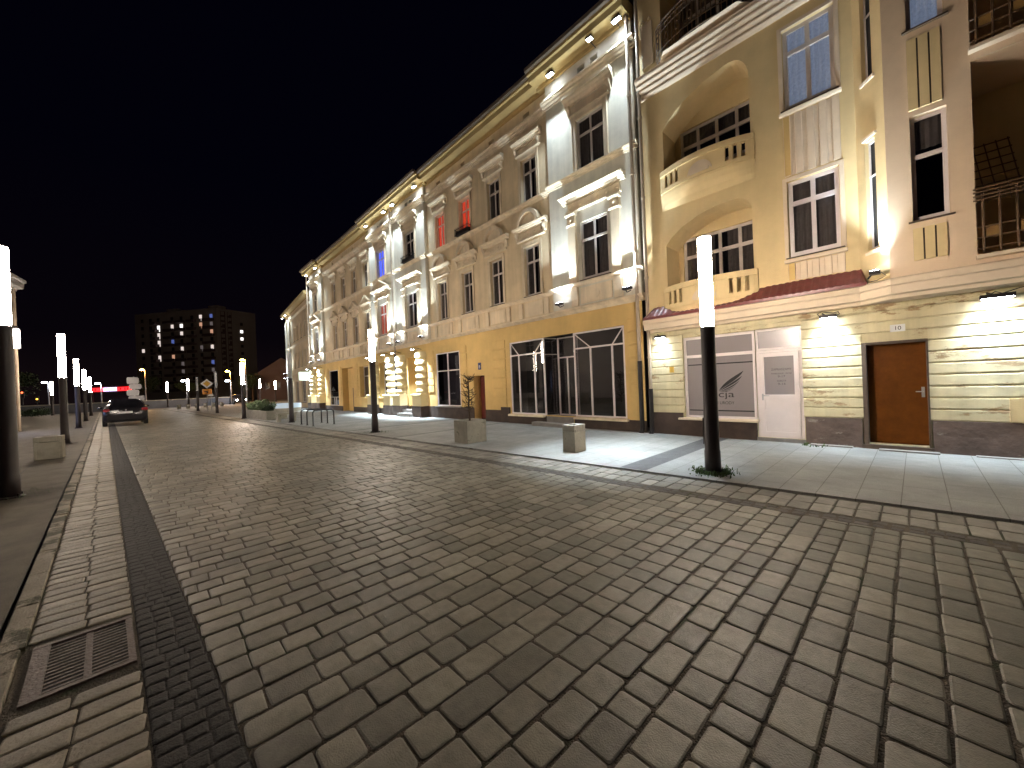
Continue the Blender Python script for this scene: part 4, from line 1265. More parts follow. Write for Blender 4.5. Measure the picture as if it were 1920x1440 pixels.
# narrow stucco panel by the downpipe, third floor
bm = nb(); box(bm, uC(4.42), uC(4.72), YC - 0.005, YC + 0.03, 9.6, 10.7)
for k in range(8): disc(bm, uC(4.42) + 0.03 + k * 0.035, 10.78 + 0.05 * math.sin(k * 1.3), 0.016, YC, YC + 0.03, 6)
obj('stucco_panel', bm, M_trim_c, Cr)
# the oriel
YO = YC + 0.50
XO0, XO1, XOl = 0.65, 0.256, -0.68
bm = nb()
# slanted side, with a narrow window recess strip
def side(t, z, off=0.0):
    nx, ny = (0.50, 0.394); l = math.hypot(nx, ny); nx /= l; ny /= l
    return (uC(XO0) + (uC(XO1) - uC(XO0)) * t + nx * off, YC + (YO - YC) * t + ny * off, z)
hs = [(0.30, 0.66, 3.62, 5.55), (0.30, 0.66, 6.65, 8.3), (0.30, 0.66, 9.4, 11.0)]
ts = [0, 0.30, 0.66, 1.0]; zz = sorted(set([2.98, 12.5] + [h[2] for h in hs] + [h[3] for h in hs]))
for i in range(3):
    for j in range(len(zz) - 1):
        ct, cz = (ts[i] + ts[i + 1]) / 2, (zz[j] + zz[j + 1]) / 2
        if any(h[0] < ct < h[1] and h[2] < cz < h[3] for h in hs): continue
        quad(bm, side(ts[i], zz[j]), side(ts[i + 1], zz[j]), side(ts[i + 1], zz[j + 1]), side(ts[i], zz[j + 1]))
for h in hs:
    for (a, b) in (((h[0], h[2]), (h[0], h[3])), ((h[1], h[2]), (h[1], h[3])), ((h[0], h[3]), (h[1], h[3])), ((h[0], h[2]), (h[1], h[2]))):
        quad(bm, side(a[0], a[1]), side(b[0], b[1]), side(b[0], b[1], -0.09), side(a[0], a[1], -0.09))
obj('oriel_side', bm, M_yel_c, Cr)
for h in hs:
    bm = nb(); quad(bm, side(h[0], h[2], -0.085), side(h[1], h[2], -0.085), side(h[1], h[3], -0.085), side(h[0], h[3], -0.085)); f = obj('side_window', bm, M_twin, Cr)
    bm = nb()
    for t in (h[0] + 0.03, h[1] - 0.03): tube(bm, [side(t, h[2], -0.07), side(t, h[3], -0.07)], 0.02, 4)
    for z_ in (h[2] + 0.03, h[2] + (h[3] - h[2]) * 0.68, h[3] - 0.03): tube(bm, [side(h[0], z_, -0.07), side(h[1], z_, -0.07)], 0.02, 4)
    obj('frame', bm, M_frame, f)
    for z_, nm in ((h[3] + 0.05, 'hood'), (h[2] - 0.06, 'sill')):
        bm = nb(); tube(bm, [side(h[0] - 0.04, z_, 0.01), side(h[1] + 0.08, z_, 0.01)], 0.035, 4)
        obj(nm, bm, M_trim_c, f)
# front of the oriel and the side that carries the balcony opening
holesO = [(uC(-0.43), uC(-0.03), 3.87, 5.56, 0.16), (uC(-0.43), uC(-0.03), 6.96, 8.65, 0.16), (uC(-0.43), uC(-0.03), 10.0, 11.6, 0.16),
          (uC(-5), uC(XOl), 3.12, 6.06, 1.3), (uC(-5), uC(XOl), 6.22, 9.1, 1.3), (uC(-5), uC(XOl), 9.3, 12.0, 1.3)]
bm = nb(); wall_sheet(bm, uC(-5), uC(XO1), 2.98, 12.5, YO, holesO)
obj('oriel_front', bm, M_pink_c, Cr)
bm = nb(); quad(bm, (uC(-5), YC, 2.98), (uC(XO1), YO, 2.98), (uC(XO1), YO, 2.99), (uC(-5), YC, 2.99)); bm.free()
for h in holesO[:3]:
    window(Cr, h[0], h[1], h[2], h[3], YO, M_cloth_w if h[2] == 6.96 else M_cloth, M_pvc, M_glass, (), 0.62, 0.055, True, 'full' if h[2] == 6.96 else 'top', 0.13)
for z0, z1 in ((5.66, 6.80), (3.22, 3.74), (8.8, 9.8)):
    bm = nb()
    for k in range(3):
        xa = uC(-0.40) + k * 0.128
        box(bm, xa + 0.010, xa + 0.118, YO - 0.005, YO + 0.022, z0, z1)
    box(bm, uC(-0.385), uC(-0.025), YO - 0.01, YO + 0.004, z0 + 0.01, z1 - 0.01)
    for f_ in list(bm.faces)[-6:]: f_.material_index = 1
    obj('ribbed_panel', bm, M_yel_c, Cr).data.materials.append(M_frame_dk)
# balcony recess on the right
for z0, z1 in ((3.12, 6.06), (6.22, 9.1), (9.3, 12.0)):
    bm = nb()
    yb = YO - 1.28
    quad(bm, (uC(-5), yb, z0), (uC(XOl), yb, z0), (uC(XOl), yb, z1), (uC(-5), yb, z1))
    obj('balcony_back_wall', bm, M_yel_c, Cr)
    bm = nb()
    for k in range(4): tube(bm, [(uC(-4.9), YO + 0.10 - 0.0, z0 + 0.98 - k * 0.055), (uC(XOl) + 0.03, YO + 0.10, z0 + 0.98 - k * 0.055)], 0.013, 5)
    for k in range(3): tube(bm, [(uC(-4.9), YO + 0.05, z0 + 0.42 - k * 0.16), (uC(XOl), YO + 0.05, z0 + 0.42 - k * 0.16)], 0.014, 5)
    x = uC(XOl) - 0.06
    while x > uC(-4.9):
        tube(bm, [(x, YO + 0.05, z0 + 0.03), (x, YO + 0.07, z0 + 0.95)], 0.015, 5); x -= 0.155
    r = obj('balcony_railing', bm, M_brown_rail, Cr)
    x = uC(XOl) - 0.08
    while x > uC(-3.0):
        bm = nb(); box(bm, x - 0.14, x, YO + 0.035, YO + 0.048, z0 + 0.27, z0 + 0.41); x -= 0.31
        obj('rail_panel', bm, M_rail_panel, r)
    bm = nb(); box(bm, uC(-5), uC(XOl) + 0.02, YO - 0.01, YO + 0.12, z0 - 0.05, z0 + 0.002); obj('balcony_edge', bm, M_trim_c, Cr)
# salon front
def frame_rect(bm, x0, x1, z0, z1, y, fw, d=0.05):
    box(bm, x0, x0 + fw, y, y + d, z0, z1); box(bm, x1 - fw, x1, y, y + d, z0, z1)
    box(bm, x0 + fw, x1 - fw, y + 0.002, y + d - 0.002, z1 - fw, z1); box(bm, x0 + fw, x1 - fw, y + 0.002, y + d - 0.002, z0, z0 + fw)
ys = YC - 0.10
bm = nb()
frame_rect(bm, uC(2.41), uC(3.965), 0.46, 2.44, ys, 0.06)
box(bm, uC(2.47), uC(3.905), ys + 0.004, ys + 0.054, 1.93, 2.0)
sw = obj('shop_window', bm, M_pvc, Cr, label='frosted salon window with a black wing logo')
for a, b in ((0.52, 1.93), (2.0, 2.38)):
    bm = nb(); quad(bm, (uC(2.46), ys + 0.02, a - 0.01), (uC(3.91), ys + 0.02, a - 0.01), (uC(3.91), ys + 0.02, b + 0.01), (uC(2.46), ys + 0.02, b + 0.01)); obj('pane', bm, M_frost, sw)
bm = nb()
for z_ in (1.755, 0.645):
    box(bm, uC(2.44) + 0.03, uC(3.88), ys + 0.021, ys + 0.024, z_ - 0.012, z_ + 0.016)
obj('stripes', bm, M_black, sw)
# wing logo
def lx(px): return uC(3.5 - (px - 388) * (0.62 / 257))
def lz(py): return 0.96 + (890 - py) * (0.115 / 47)
bm = nb()
feathers = [((512, 828), (735, 642), (560, 742), (640, 700), (690, 725), (590, 765)),
            ((514, 832), (720, 690), (585, 775), (655, 738), (690, 745), (600, 790)),
            ((516, 836), (700, 728), (600, 798), (655, 770), (665, 778), (610, 812)),
            ((520, 838), (668, 775), (600, 818), (635, 800), (635, 806), (600, 828)),
            ((524, 840), (638, 808), (590, 834), (615, 824), (610, 830), (585, 842))]
for b0, tip, c1, c2, c3, c4 in feathers:
    def bez(p0, p1, p2, p3, n=8):
        return [tuple((1 - t) ** 3 * p0[k] + 3 * (1 - t) ** 2 * t * p1[k] + 3 * (1 - t) * t * t * p2[k] + t ** 3 * p3[k] for k in (0, 1)) for t in [i / n for i in range(n + 1)]]
    top = bez(b0, c1, c2, tip); bot = bez(tip, c3, c4, b0)
    for i in range(8):
        quadp = [top[i], top[i + 1], bot[8 - i - 1], bot[8 - i]]
        pp = [(lx(p[0]), ys + 0.0235, lz(p[1])) for p in quadp]
        if (Vector(pp[0]) - Vector(pp[3])).length < 1e-5: pp = pp[:3]
        elif (Vector(pp[1]) - Vector(pp[2])).length < 1e-5: pp = [pp[0], pp[1], pp[3]]
        quad(bm, *pp)
obj('wing_logo', bm, M_black, sw)
bm = nb()
tube(bm, [(lx(455 + 22 * math.cos(t)), ys + 0.024, lz(805 + 22 * math.sin(t))) for t in [2 * PI * k / 20 for k in range(21)]], 0.004, 4)
obj('logo_ring', bm, M_black, sw)
text_on_wall('alicja', uC(3.50), ys + 0.024, 0.965, 0.215, M_ink, sw, width=0.62)
text_on_wall('SALON URODY', uC(3.50), ys + 0.024, 0.80, 0.10, M_ink, sw, width=0.62)
bm = nb(); prof(bm, uC(2.38), uC(4.10), [(YC - 0.10, 0.425), (YC + 0.11, 0.415), (YC + 0.12, 0.455), (YC - 0.10, 0.475)]); obj('shop_sill', bm, M_trim_c, Cr)
# salon door and fanlight
bm = nb(); frame_rect(bm, uC(1.585), uC(2.405), 0.10, 1.98, ys, 0.055); frame_rect(bm, uC(1.585), uC(2.405), 1.985, 2.44, ys - 0.002, 0.045)
df = obj('door_frame', bm, M_pvc, Cr)
bm = nb(); quad(bm, (uC(1.62), ys + 0.02, 2.02), (uC(2.37), ys + 0.02, 2.02), (uC(2.37), ys + 0.02, 2.41), (uC(1.62), ys + 0.02, 2.41)); obj('fanlight', bm, M_frost_w, df)
bm = nb(); frame_rect(bm, uC(1.645), uC(2.345), 0.14, 1.92, ys + 0.022, 0.085, 0.045); box(bm, uC(1.73), uC(2.26), ys + 0.024, ys + 0.062, 0.92, 1.02)
box(bm, uC(1.725), uC(2.265), ys + 0.03, ys + 0.045, 0.22, 0.93); frame_rect(bm, uC(1.75), uC(2.24), 0.25, 0.90, ys + 0.04, 0.012, 0.009)
dd = obj('door', bm, M_pvc, Cr, label='white half glazed salon door with frosted pane')
bm = nb(); quad(bm, (uC(1.72), ys + 0.035, 1.01), (uC(2.27), ys + 0.035, 1.01), (uC(2.27), ys + 0.035, 1.85), (uC(1.72), ys + 0.035, 1.85)); obj('pane', bm, M_frost, dd)
bm = nb(); tube(bm, [(uC(2.30), ys + 0.065, 1.0), (uC(2.30), ys + 0.11, 1.0), (uC(2.17), ys + 0.11, 1.0)], 0.009, 6); box(bm, uC(2.285), uC(2.315), ys + 0.06, ys + 0.075, 0.90, 1.04); obj('handle', bm, M_steel, dd)
for s, z_, sz, wd_ in (('ZAPRASZAMY', 1.535, 0.066, 0.36), ('PONIEDZIALEK - PIATEK', 1.455, 0.040, 0.36), ('9-17', 1.385, 0.062, 0.13), ('SOBOTA', 1.295, 0.05, 0.16), ('9-14', 1.225, 0.062, 0.13)):
    text_on_wall(s, uC(1.955), ys + 0.038, z_, sz, M_ink, dd, 'lettering', 'CENTER', 0.0015, wd_)
bm = nb(); box(bm, uC(1.55), uC(2.42), YC - 0.24, YC + 0.03, -0.01, 0.095); obj('doorstep', bm, M_stonestep, Cr)
# street door number 10
bm = nb()
box(bm, uC(0.69) - 0.065, uC(0.69) - 0.001, YC - 0.20, YC + 0.022, 0.10, 1.97); box(bm, uC(-0.15) + 0.001, uC(-0.15) + 0.025, YC - 0.20, YC + 0.022, 0.10, 1.97); box(bm, uC(-0.125), uC(0.625), YC - 0.20, YC + 0.022, 1.93, 1.972)
box(bm, uC(-0.18), uC(0.72), YC - 0.28, YC + 0.06, 0.0, 0.10)
obj('door_frame', bm, M_frame_dk, Cr)
d10 = door(Cr, uC(-0.13), uC(0.63), 0.11, 1.93, YC - 0.19, M_wood_door, 0, uC(-0.075))
bm = nb(); box(bm, uC(0.11), uC(0.30), YC + 0.018, YC + 0.03, 2.13, 2.255); pl = obj('number_plate', bm, M_plate, Cr)
text_on_wall('10', uC(0.205), YC + 0.032, 2.16, 0.095, M_black, pl, 'numeral', 'CENTER')
bm = nb(); box(bm, uC(4.20), uC(4.31), YC + 0.018, YC + 0.03, 1.60, 1.75); box(bm, uC(4.225), uC(4.285), YC + 0.029, YC + 0.034, 1.64, 1.71); obj('plaque', bm, M_gold, Cr)
bm = nb(); box(bm, uC(-1.5), uC(-0.97), YC + 0.01, YC + 0.045, 0.58, 0.95)
for z_ in (0.65, 0.77, 0.89): disc(bm, uC(-1.02), z_, 0.008, YC + 0.044, YC + 0.05, 6)
obj('meter_cabinet', bm, M_yel_c, Cr)
# wall lights of the ground floor
for X, wdt, pw in ((4.47, 0.24, DOWN * 0.9), (1.13, 0.26, DOWN * 2.3), (-0.88, 0.34, DOWN * 3.2)):
    floodlight(Cr, uC(X), YC + 0.17, 2.50, False, YC, pw, wdt, 95, 0.07)
cable(Cr, [(uC(1.26), YC + 0.14, 2.54), (uC(1.29), YC + 0.16, 2.60), (uC(1.22), YC + 0.18, 2.63), (uC(1.13), YC + 0.18, 2.60), (uC(1.05), YC + 0.17, 2.58), (uC(0.98), YC + 0.15, 2.60), (uC(0.97), YC + 0.08, 2.56), (uC(1.03), YC + 0.03, 2.54)])
cable(Cr, [(uC(-0.80), YC + 0.16, 2.55), (uC(-0.86), YC + 0.17, 2.60), (uC(-0.93), YC + 0.16, 2.56), (uC(-1.10), YC + 0.10, 2.62), (uC(-1.3), YC + 0.05, 2.66)])
floodlight(Cr, uC(0.44), YO + 0.10, 3.16, True, YO - 0.1, UP * 0.35, 0.14, 60, 0.10)
cable(Cr, [(uC(0.36), YO + 0.10, 3.12), (uC(0.30), YO + 0.14, 3.04), (uC(0.42), YO + 0.10, 2.99), (uC(0.5), YO - 0.1, 3.02)])
body_and_roof(Cr, uC(-5), 0, 12.5, 10, M_yel_c, 0.5, YC, -1.2)
downpipe(Cr, uC(4.79), YC + 0.12, 0.02, 12.4, 0.045, 1.2)

tr = thing('trellis', 'brown wooden lattice trellis leaning inside the upper right balcony', 'trellis', (-1.16, -9.60, 4.02))
bm = nb()
for k in range(5): tube(bm, [(-0.30 + 0.15 * k + 0.0, 0, 0), (-0.30 + 0.15 * k + 0.16, -0.1, 1.05)], 0.012, 4)
for k in range(8): tube(bm, [(-0.32 + 0.022 * k, -0.013 * k, 0.04 + k * 0.14), (0.32 + 0.022 * k, -0.013 * k, 0.04 + k * 0.14)], 0.012, 4)
obj('lattice', bm, M_brown_rail, tr)
tr.scale = (0.8, 1, 0.95)
tr.location = (-0.98, -9.9, 4.1)

# ------------------------------------------------------------------ house on the left
Lh = thing('left_corner_house', 'grey rendered house at the left edge of the view with projecting eaves', 'building', (32.7, 5.50, 0), PI + math.atan(-0.10))
bm = nb()
wall_sheet(bm, 0, 20, 0, 7.7, 0, [(1.2, 4.2, 0.5, 2.6, 0.2), (6.0, 9.0, 0.5, 2.6, 0.2), (1.5, 2.5, 3.8, 5.5, 0.2), (4.5, 5.5, 3.8, 5.5, 0.2), (7.5, 8.5, 3.8, 5.5, 0.2)])
quad(bm, (0, 0, 0), (0, 0, 7.7), (0, -9, 7.7), (0, -9, 0)); quad(bm, (20, 0, 0), (20, 0, 7.7), (20, -9, 7.7), (20, -9, 0))
obj('wall', bm, mat('grey_render', (0.42, 0.38, 0.36), 0.85, 0.15, 40, 0.12, 1), Lh)
for a, b in ((1.5, 2.5), (4.5, 5.5), (7.5, 8.5)): window(Lh, a, b, 3.8, 5.5, 0, M_cloth)
for i, (a, b) in enumerate(((1.2, 4.2), (6.0, 9.0))):
    bm = nb(); quad(bm, (a, -0.15, 0.5), (b, -0.15, 0.5), (b, -0.15, 2.6), (a, -0.15, 2.6)); obj('ground_pane', bm, M_added_blue if i == 0 else M_twin, Lh)  # first pane is an added blue light source for the pavement, second stays dark
bm = nb(); prof(bm, -0.25, 20, [(-0.02, 7.5), (0.1, 7.52), (0.14, 7.62), (0.36, 7.68), (0.38, 7.95), (0.46, 8.0), (0.46, 8.12), (-0.02, 8.3)]); obj('eaves', bm, M_grey_sign, Lh)
bm = nb(); prof(bm, -0.2, 20, [(0.4, 8.13), (-4.5, 10.8), (-9.3, 8.13), (-9.3, 8.0), (-4.5, 10.6), (0.3, 8.05)]); obj('roof', bm, M_roof, Lh)
bm = nb(); quad(bm, (0.1, -0.6, 0), (19.9, -0.6, 0), (19.9, -0.6, 7.7), (0.1, -0.6, 7.7)); obj('interior', bm, M_dark, Lh)
downpipe(Lh, 0.10, 0.10, 0.02, 7.6, 0.06)
bm = nb(); box(bm, 0.85, 0.95, 0.0, 0.40, 5.46, 5.51); box(bm, 0.87, 0.93, 0.28, 0.34, 5.38, 5.47); lathe(bm, [(0.10, 5.36), (0.15, 5.38), (0.10, 5.42)], 0.9, 0.31, 12); wl = obj('wall_lantern', bm, M_metal, Lh)
bm = nb(); lathe(bm, [(0.11, 4.35), (0.15, 4.40), (0.15, 5.30), (0.10, 5.355)], 0.9, 0.31, 14); obj('lantern_glass', bm, emis_mat('lantern_glow', (1.0, 0.88, 0.8), 14), wl)

# ------------------------------------------------------------------ tube lamps
def tube_lamp(label, X, Y, h, z1=None, lit=True, group='tube lamps along the street'):
    r = thing('tube_street_lamp', label, 'street lamp', (X, -Y, 0.0), 0, group)
    z1 = z1 or h * 0.61
    bm = nb()
    lathe(bm, [(0.112, 0.0), (0.110, 0.35), (0.103, 0.37), (0.097, z1 - 0.06), (0.100, z1 - 0.05), (0.100, z1)], 0, 0, 24)
    p = obj('pole', bm, M_pole, r)
    for q in p.data.polygons: q.use_smooth = len(q.vertices) == 4
    bm = nb(); box(bm, 0.097, 0.108, -0.05, 0.05, 0.45, 0.85); box(bm, 0.107, 0.112, -0.008, 0.008, 0.62, 0.68); obj('access_hatch', bm, M_pole, p)
    bm = nb()
    lathe(bm, [(0.16, 0.0), (0.16, 0.025), (0.12, 0.04)], 0, 0, 12)
    for k in range(4):
        a = PI / 4 + k * PI / 2
        lathe(bm, [(0.014, 0.02), (0.014, 0.07)], 0.14 * math.cos(a), 0.14 * math.sin(a), 6)
    obj('base_plate', bm, M_pole, r)
    bm = nb(); lathe(bm, [(0.090, z1 + 0.002), (0.090, h - 0.04), (0.0905, h - 0.03)], 0, 0, 24)
    d = obj('diffuser', bm, M_tube if lit else M_unlit, r)
    for q in d.data.polygons: q.use_smooth = len(q.vertices) == 4
    bm = nb(); lathe(bm, [(0.0915, h - 0.03), (0.092, h - 0.012), (0.07, h)], 0, 0, 24); obj('cap', bm, M_unlit, r)
    bm = nb(); lathe(bm, [(0.0925, z1 + 0.003), (0.0925, z1 + 0.02)], 0, 0, 24, cap=False); obj('collar', bm, M_steel, r)
    return r
tube_lamp('lit tube lamp on a dark pole nearest the salon, tallest on the right pavement', 2.14, 6.10, 3.60, 2.23)
tube_lamp('lit tube lamp left of the square tree planter, second on the right pavement', 12.56, 5.33, 3.52, 2.42)
tube_lamp('unlit grey tube lamp beside the bike hoops', 20.84, 4.72, 3.48, 2.17, lit=False)
tube_lamp('lit tube lamp rising behind the long planter and shrubs', 28.1, 3.80, 3.42)
tube_lamp('unlit tube lamp farther along the right kerb, the nearer and taller looking of two', 39.6, 3.54, 3.45, lit=False)
tube_lamp('unlit tube lamp near the yellow diamond sign, farthest of the unlit ones', 48.6, 2.86, 3.35, lit=False)
tube_lamp('large lit tube lamp cut by the left edge of the view', 9.87, 1.74 - 3.50, 4.02, 2.74)
tube_lamp('lit tube lamp beside the left concrete bin', 20.45, -2.42, 3.9, 2.34)
tube_lamp('third lit tube lamp along the left kerb', 31.47, -3.22, 3.83)
tube_lamp('fourth lit tube lamp along the left kerb', 41.2, -3.86, 3.75)
tube_lamp('fifth and farthest lit tube lamp along the left kerb, above the red neon end', 54.4, -4.75, 3.75)
tube_lamp('lit tube lamp far off at the street end, just right of an orange lamp', 75, 1.03, 3.75)
tube_lamp('lit tube lamp far off between two traffic signs', 63, 2.82, 3.70)
tube_lamp('far lit tube lamp above the pale shrub', 75, 12.5, 3.88)
tube_lamp('far lit tube lamp close to the low end house', 75, 14.7, 3.55)
tube_lamp('far lit tube lamp on the open ground behind the left pavement', 65, -8.5, 3.77)

def column_lamp(label, X, Y, h, m, name='street_lamp', grp='tall street lamps beyond the street', glow=0.0, col=(1, 1, 1)):
    r = thing(name, label, 'street lamp', (X, -Y, -0.09), 0, grp)
    bm = nb(); tube(bm, [(0, 0, 0), (0, 0, h)], [0.09, 0.05], 8); tube(bm, [(0, 0, h), (0.1, 0.35, h + 0.15)], 0.04, 6); obj('pole', bm, M_grey_sign, r)
    bm = nb(); lathe(bm, [(0.03, h + 0.02), (0.28, h + 0.06), (0.30, h + 0.14), (0.1, h + 0.26)], 0.1, 0.4, 12); hd = obj('lamp_head', bm, m, r)
    if glow:
        l = bpy.data.lights.new('lamp_light', 'POINT'); l.energy = glow; l.color = col; l.shadow_soft_size = 0.3
        o = bpy.data.objects.new('lamp_light', l); COL.objects.link(o); o.parent = hd; o.location = (0.1, 0.4, h - 0.3)
    return r
column_lamp('orange sodium lamp above the backs of the signs, left of the tower block', 97.4, -1.6, 6.7, M_orange_lamp, glow=1300, col=(1, .5, .12))
column_lamp('orange sodium lamp in front of the right face of the tower block', 86.6, 9.9, 5.8, M_orange_lamp, glow=1300, col=(1, .5, .12))
column_lamp('orange sodium lamp just above a lit tube lamp', 72.6, 10.3, 6.85, M_orange_lamp, glow=1300, col=(1, .5, .12))
column_lamp('small white globe lamp left of the far tube lamps', 79.0, 3.4, 3.95, M_white_lamp, glow=450, col=(0.85, 0.9, 1.0))
column_lamp('small white globe lamp below an orange lamp', 74.2, 8.5, 3.65, M_white_lamp, glow=450, col=(0.85, 0.9, 1.0))
column_lamp('white globe lamp over the neon sign', 88.3, -6.5, 4.1, M_white_lamp, glow=450, col=(0.85, 0.9, 1.0))
column_lamp('white globe lamp at the far left open ground', 94.0, -12.6, 4.6, M_white_lamp, glow=450, col=(0.85, 0.9, 1.0))

# ------------------------------------------------------------------ street furniture
def weeds(label, X, Y, n=60, r=0.3):
    bm = nb()
    for _ in range(n):
        a = random.uniform(0, 2 * PI); d = 0.12 + abs(random.gauss(0, r * 0.45))
        x, y = d * math.cos(a), d * math.sin(a)
        l = random.uniform(0.02, 0.075); b = random.uniform(0, 2 * PI); w_ = random.uniform(0.004, 0.012)
        dx, dy = math.cos(b) * l * 0.7, math.sin(b) * l * 0.7
        bm.faces.new([bm.verts.new(p) for p in ((x - w_, y, 0), (x + w_, y, 0), (x + dx * 0.5 + w_ * 0.6, y + dy * 0.5, l * 0.7), (x + dx * 0.5 - w_ * 0.6, y + dy * 0.5, l * 0.7))])
        bm.faces.new([bm.verts.new(p) for p in ((x + dx * 0.5 - w_ * 0.6, y + dy * 0.5, l * 0.7), (x + dx * 0.5 + w_ * 0.6, y + dy * 0.5, l * 0.7), (x + dx, y + dy, l * 0.8))])
    o = obj('weed_tuft', bm, M_grass); o.location = (X, -Y, 0.021)
    tag(o, label, 'weeds', 'weed tufts round the lamp poles')
weeds('weeds growing round the foot of the lamp by the salon', 2.14, 6.10, 420, 0.20)
weeds('weeds round the foot of the second lamp on the right', 12.56, 5.33, 90, 0.45)
weeds('weeds round the foot of the lamp at the left edge', 9.87, -1.76, 140, 0.5)
weeds('weeds round the foot of the lamp by the left bin', 20.45, -2.42, 80, 0.5)
weeds('small weeds by the salon doorstep against the wall', 1.38, 9.45, 60, 0.2)

def hollow_box(bm, x0, x1, y0, y1, z0, z1, t, zin):
    box(bm, x0, x1, y0, y0 + t, z0, z1); box(bm, x0, x1, y1 - t, y1, z0, z1)
    box(bm, x0, x0 + t, y0 + t, y1 - t, z0, z1); box(bm, x1 - t, x1, y0 + t, y1 - t, z0, z1)
    box(bm, x0 + t, x1 - t, y0 + t, y1 - t, z0, zin)
def litter_bin(name, label, X, Y, sx, sy, h, rz=0):
    r = thing(name, label, 'bin', (X, -Y, 0.02), rz, 'concrete litter bins')
    bm = nb(); hollow_box(bm, -sx, sx, -sy, sy, 0, h - 0.14, 0.05, 0.1)
    bmesh.ops.bevel(bm, geom=bm.edges[:], offset=0.006, segments=1, affect='EDGES'); obj('body', bm, M_conc, r)
    bm = nb(); hollow_box(bm, -sx, sx, -sy, sy, h - 0.132, h, 0.09, h - 0.13)
    bmesh.ops.bevel(bm, geom=bm.edges[:], offset=0.006, segments=1, affect='EDGES'); obj('rim', bm, M_conc, r)
    bm = nb(); hollow_box(bm, -sx + 0.092, sx - 0.092, -sy + 0.092, sy - 0.092, 0.12, h - 0.03, 0.01, 0.13); obj('liner', bm, M_dark, r)
    return r
litter_bin('litter_bin', 'square concrete litter bin on the right pavement beside the bright patch', 4.95, 6.36, 0.16, 0.185, 0.56)
litter_bin('litter_bin', 'square concrete litter bin on the left pavement in front of a lamp pole', 15.65, -2.12, 0.22, 0.24, 0.58)

# planter with a small bare tree
pt = thing('tree_planter', 'square concrete planter box holding the bare little tree', 'planter', (7.99, -5.92, 0.02))
bm = nb(); hollow_box(bm, -0.29, 0.29, -0.31, 0.31, 0, 0.57, 0.05, 0.45); bmesh.ops.bevel(bm, geom=bm.edges[:], offset=0.006, segments=1, affect='EDGES'); obj('box', bm, M_conc, pt)
bm = nb(); box(bm, -0.238, 0.238, -0.258, 0.258, 0.44, 0.52); obj('soil', bm, M_soil, pt)
tt = thing('bare_tree', 'small leafless tree with thin twigs growing in the concrete planter', 'tree', (7.99, -5.92, 0.53))
bm = nb(); tube(bm, [(0, 0, 0), (0.01, 0.01, 0.4), (0, 0, 0.8), (0.01, 0, 1.15)], [0.028, 0.022, 0.018, 0.012], 6); obj('trunk', bm, M_bark, tt)
bm = nb()
rr = random.Random(3)
for k in range(60):
    z0 = rr.choice((rr.uniform(0.2, 0.5), rr.uniform(0.45, 0.9), rr.uniform(0.95, 1.15)))
    a = rr.uniform(0, 2 * PI); l = rr.uniform(0.10, 0.24)
    p0 = Vector((0, 0, z0)); p1 = p0 + Vector((math.cos(a) * l * 0.6, math.sin(a) * l * 0.6, rr.uniform(-0.02, 0.08))); p2 = p1 + Vector((math.cos(a + rr.uniform(-.7, .7)) * l * 0.5, math.sin(a + rr.uniform(-.7, .7)) * l * 0.5, rr.uniform(0.0, 0.14)))
    tube(bm, [p0, p1, p2], [0.010, 0.008, 0.005], 4)
    for _ in range(2):
        q = p1 + Vector((rr.uniform(-.09, .09), rr.uniform(-.09, .09), rr.uniform(0, .10)))
        tube(bm, [p1, q], [0.007, 0.004], 4)
obj('crown', bm, M_bark, tt)

# bike hoops
def hoop(label, X, Ya, Yb):
    r = thing('bike_hoop', label, 'bike rack', (X, -Ya, 0.02), 0, 'bike hoops')
    w_ = Yb - Ya; h = 0.66; c = 0.12
    pts = [(0, 0, 0), (0, 0, h - c)] + [(0, -c + c * math.cos(t), h - c + c * math.sin(t)) for t in (PI / 8, PI / 4, 3 * PI / 8)] + [(0, -c, h), (0, -w_ + c, h)] + [(0, -w_ + c - c * math.sin(t), h - c + c * math.cos(t)) for t in (PI / 8, PI / 4, 3 * PI / 8)] + [(0, -w_, h - c), (0, -w_, 0)]
    bm = nb(); tube(bm, pts, 0.028, 8); obj('hoop', bm, M_metal, r)
    bm = nb()
    for y in (0, -w_): lathe(bm, [(0.06, 0.0), (0.06, 0.012)], 0, y, 10)
    obj('foot', bm, M_metal, r)
hoop('nearest dark metal bike hoop', 17.5, 4.76, 5.60)
hoop('middle dark metal bike hoop', 18.3, 4.74, 5.58)
hoop('farthest dark metal bike hoop', 19.05, 4.70, 5.55)

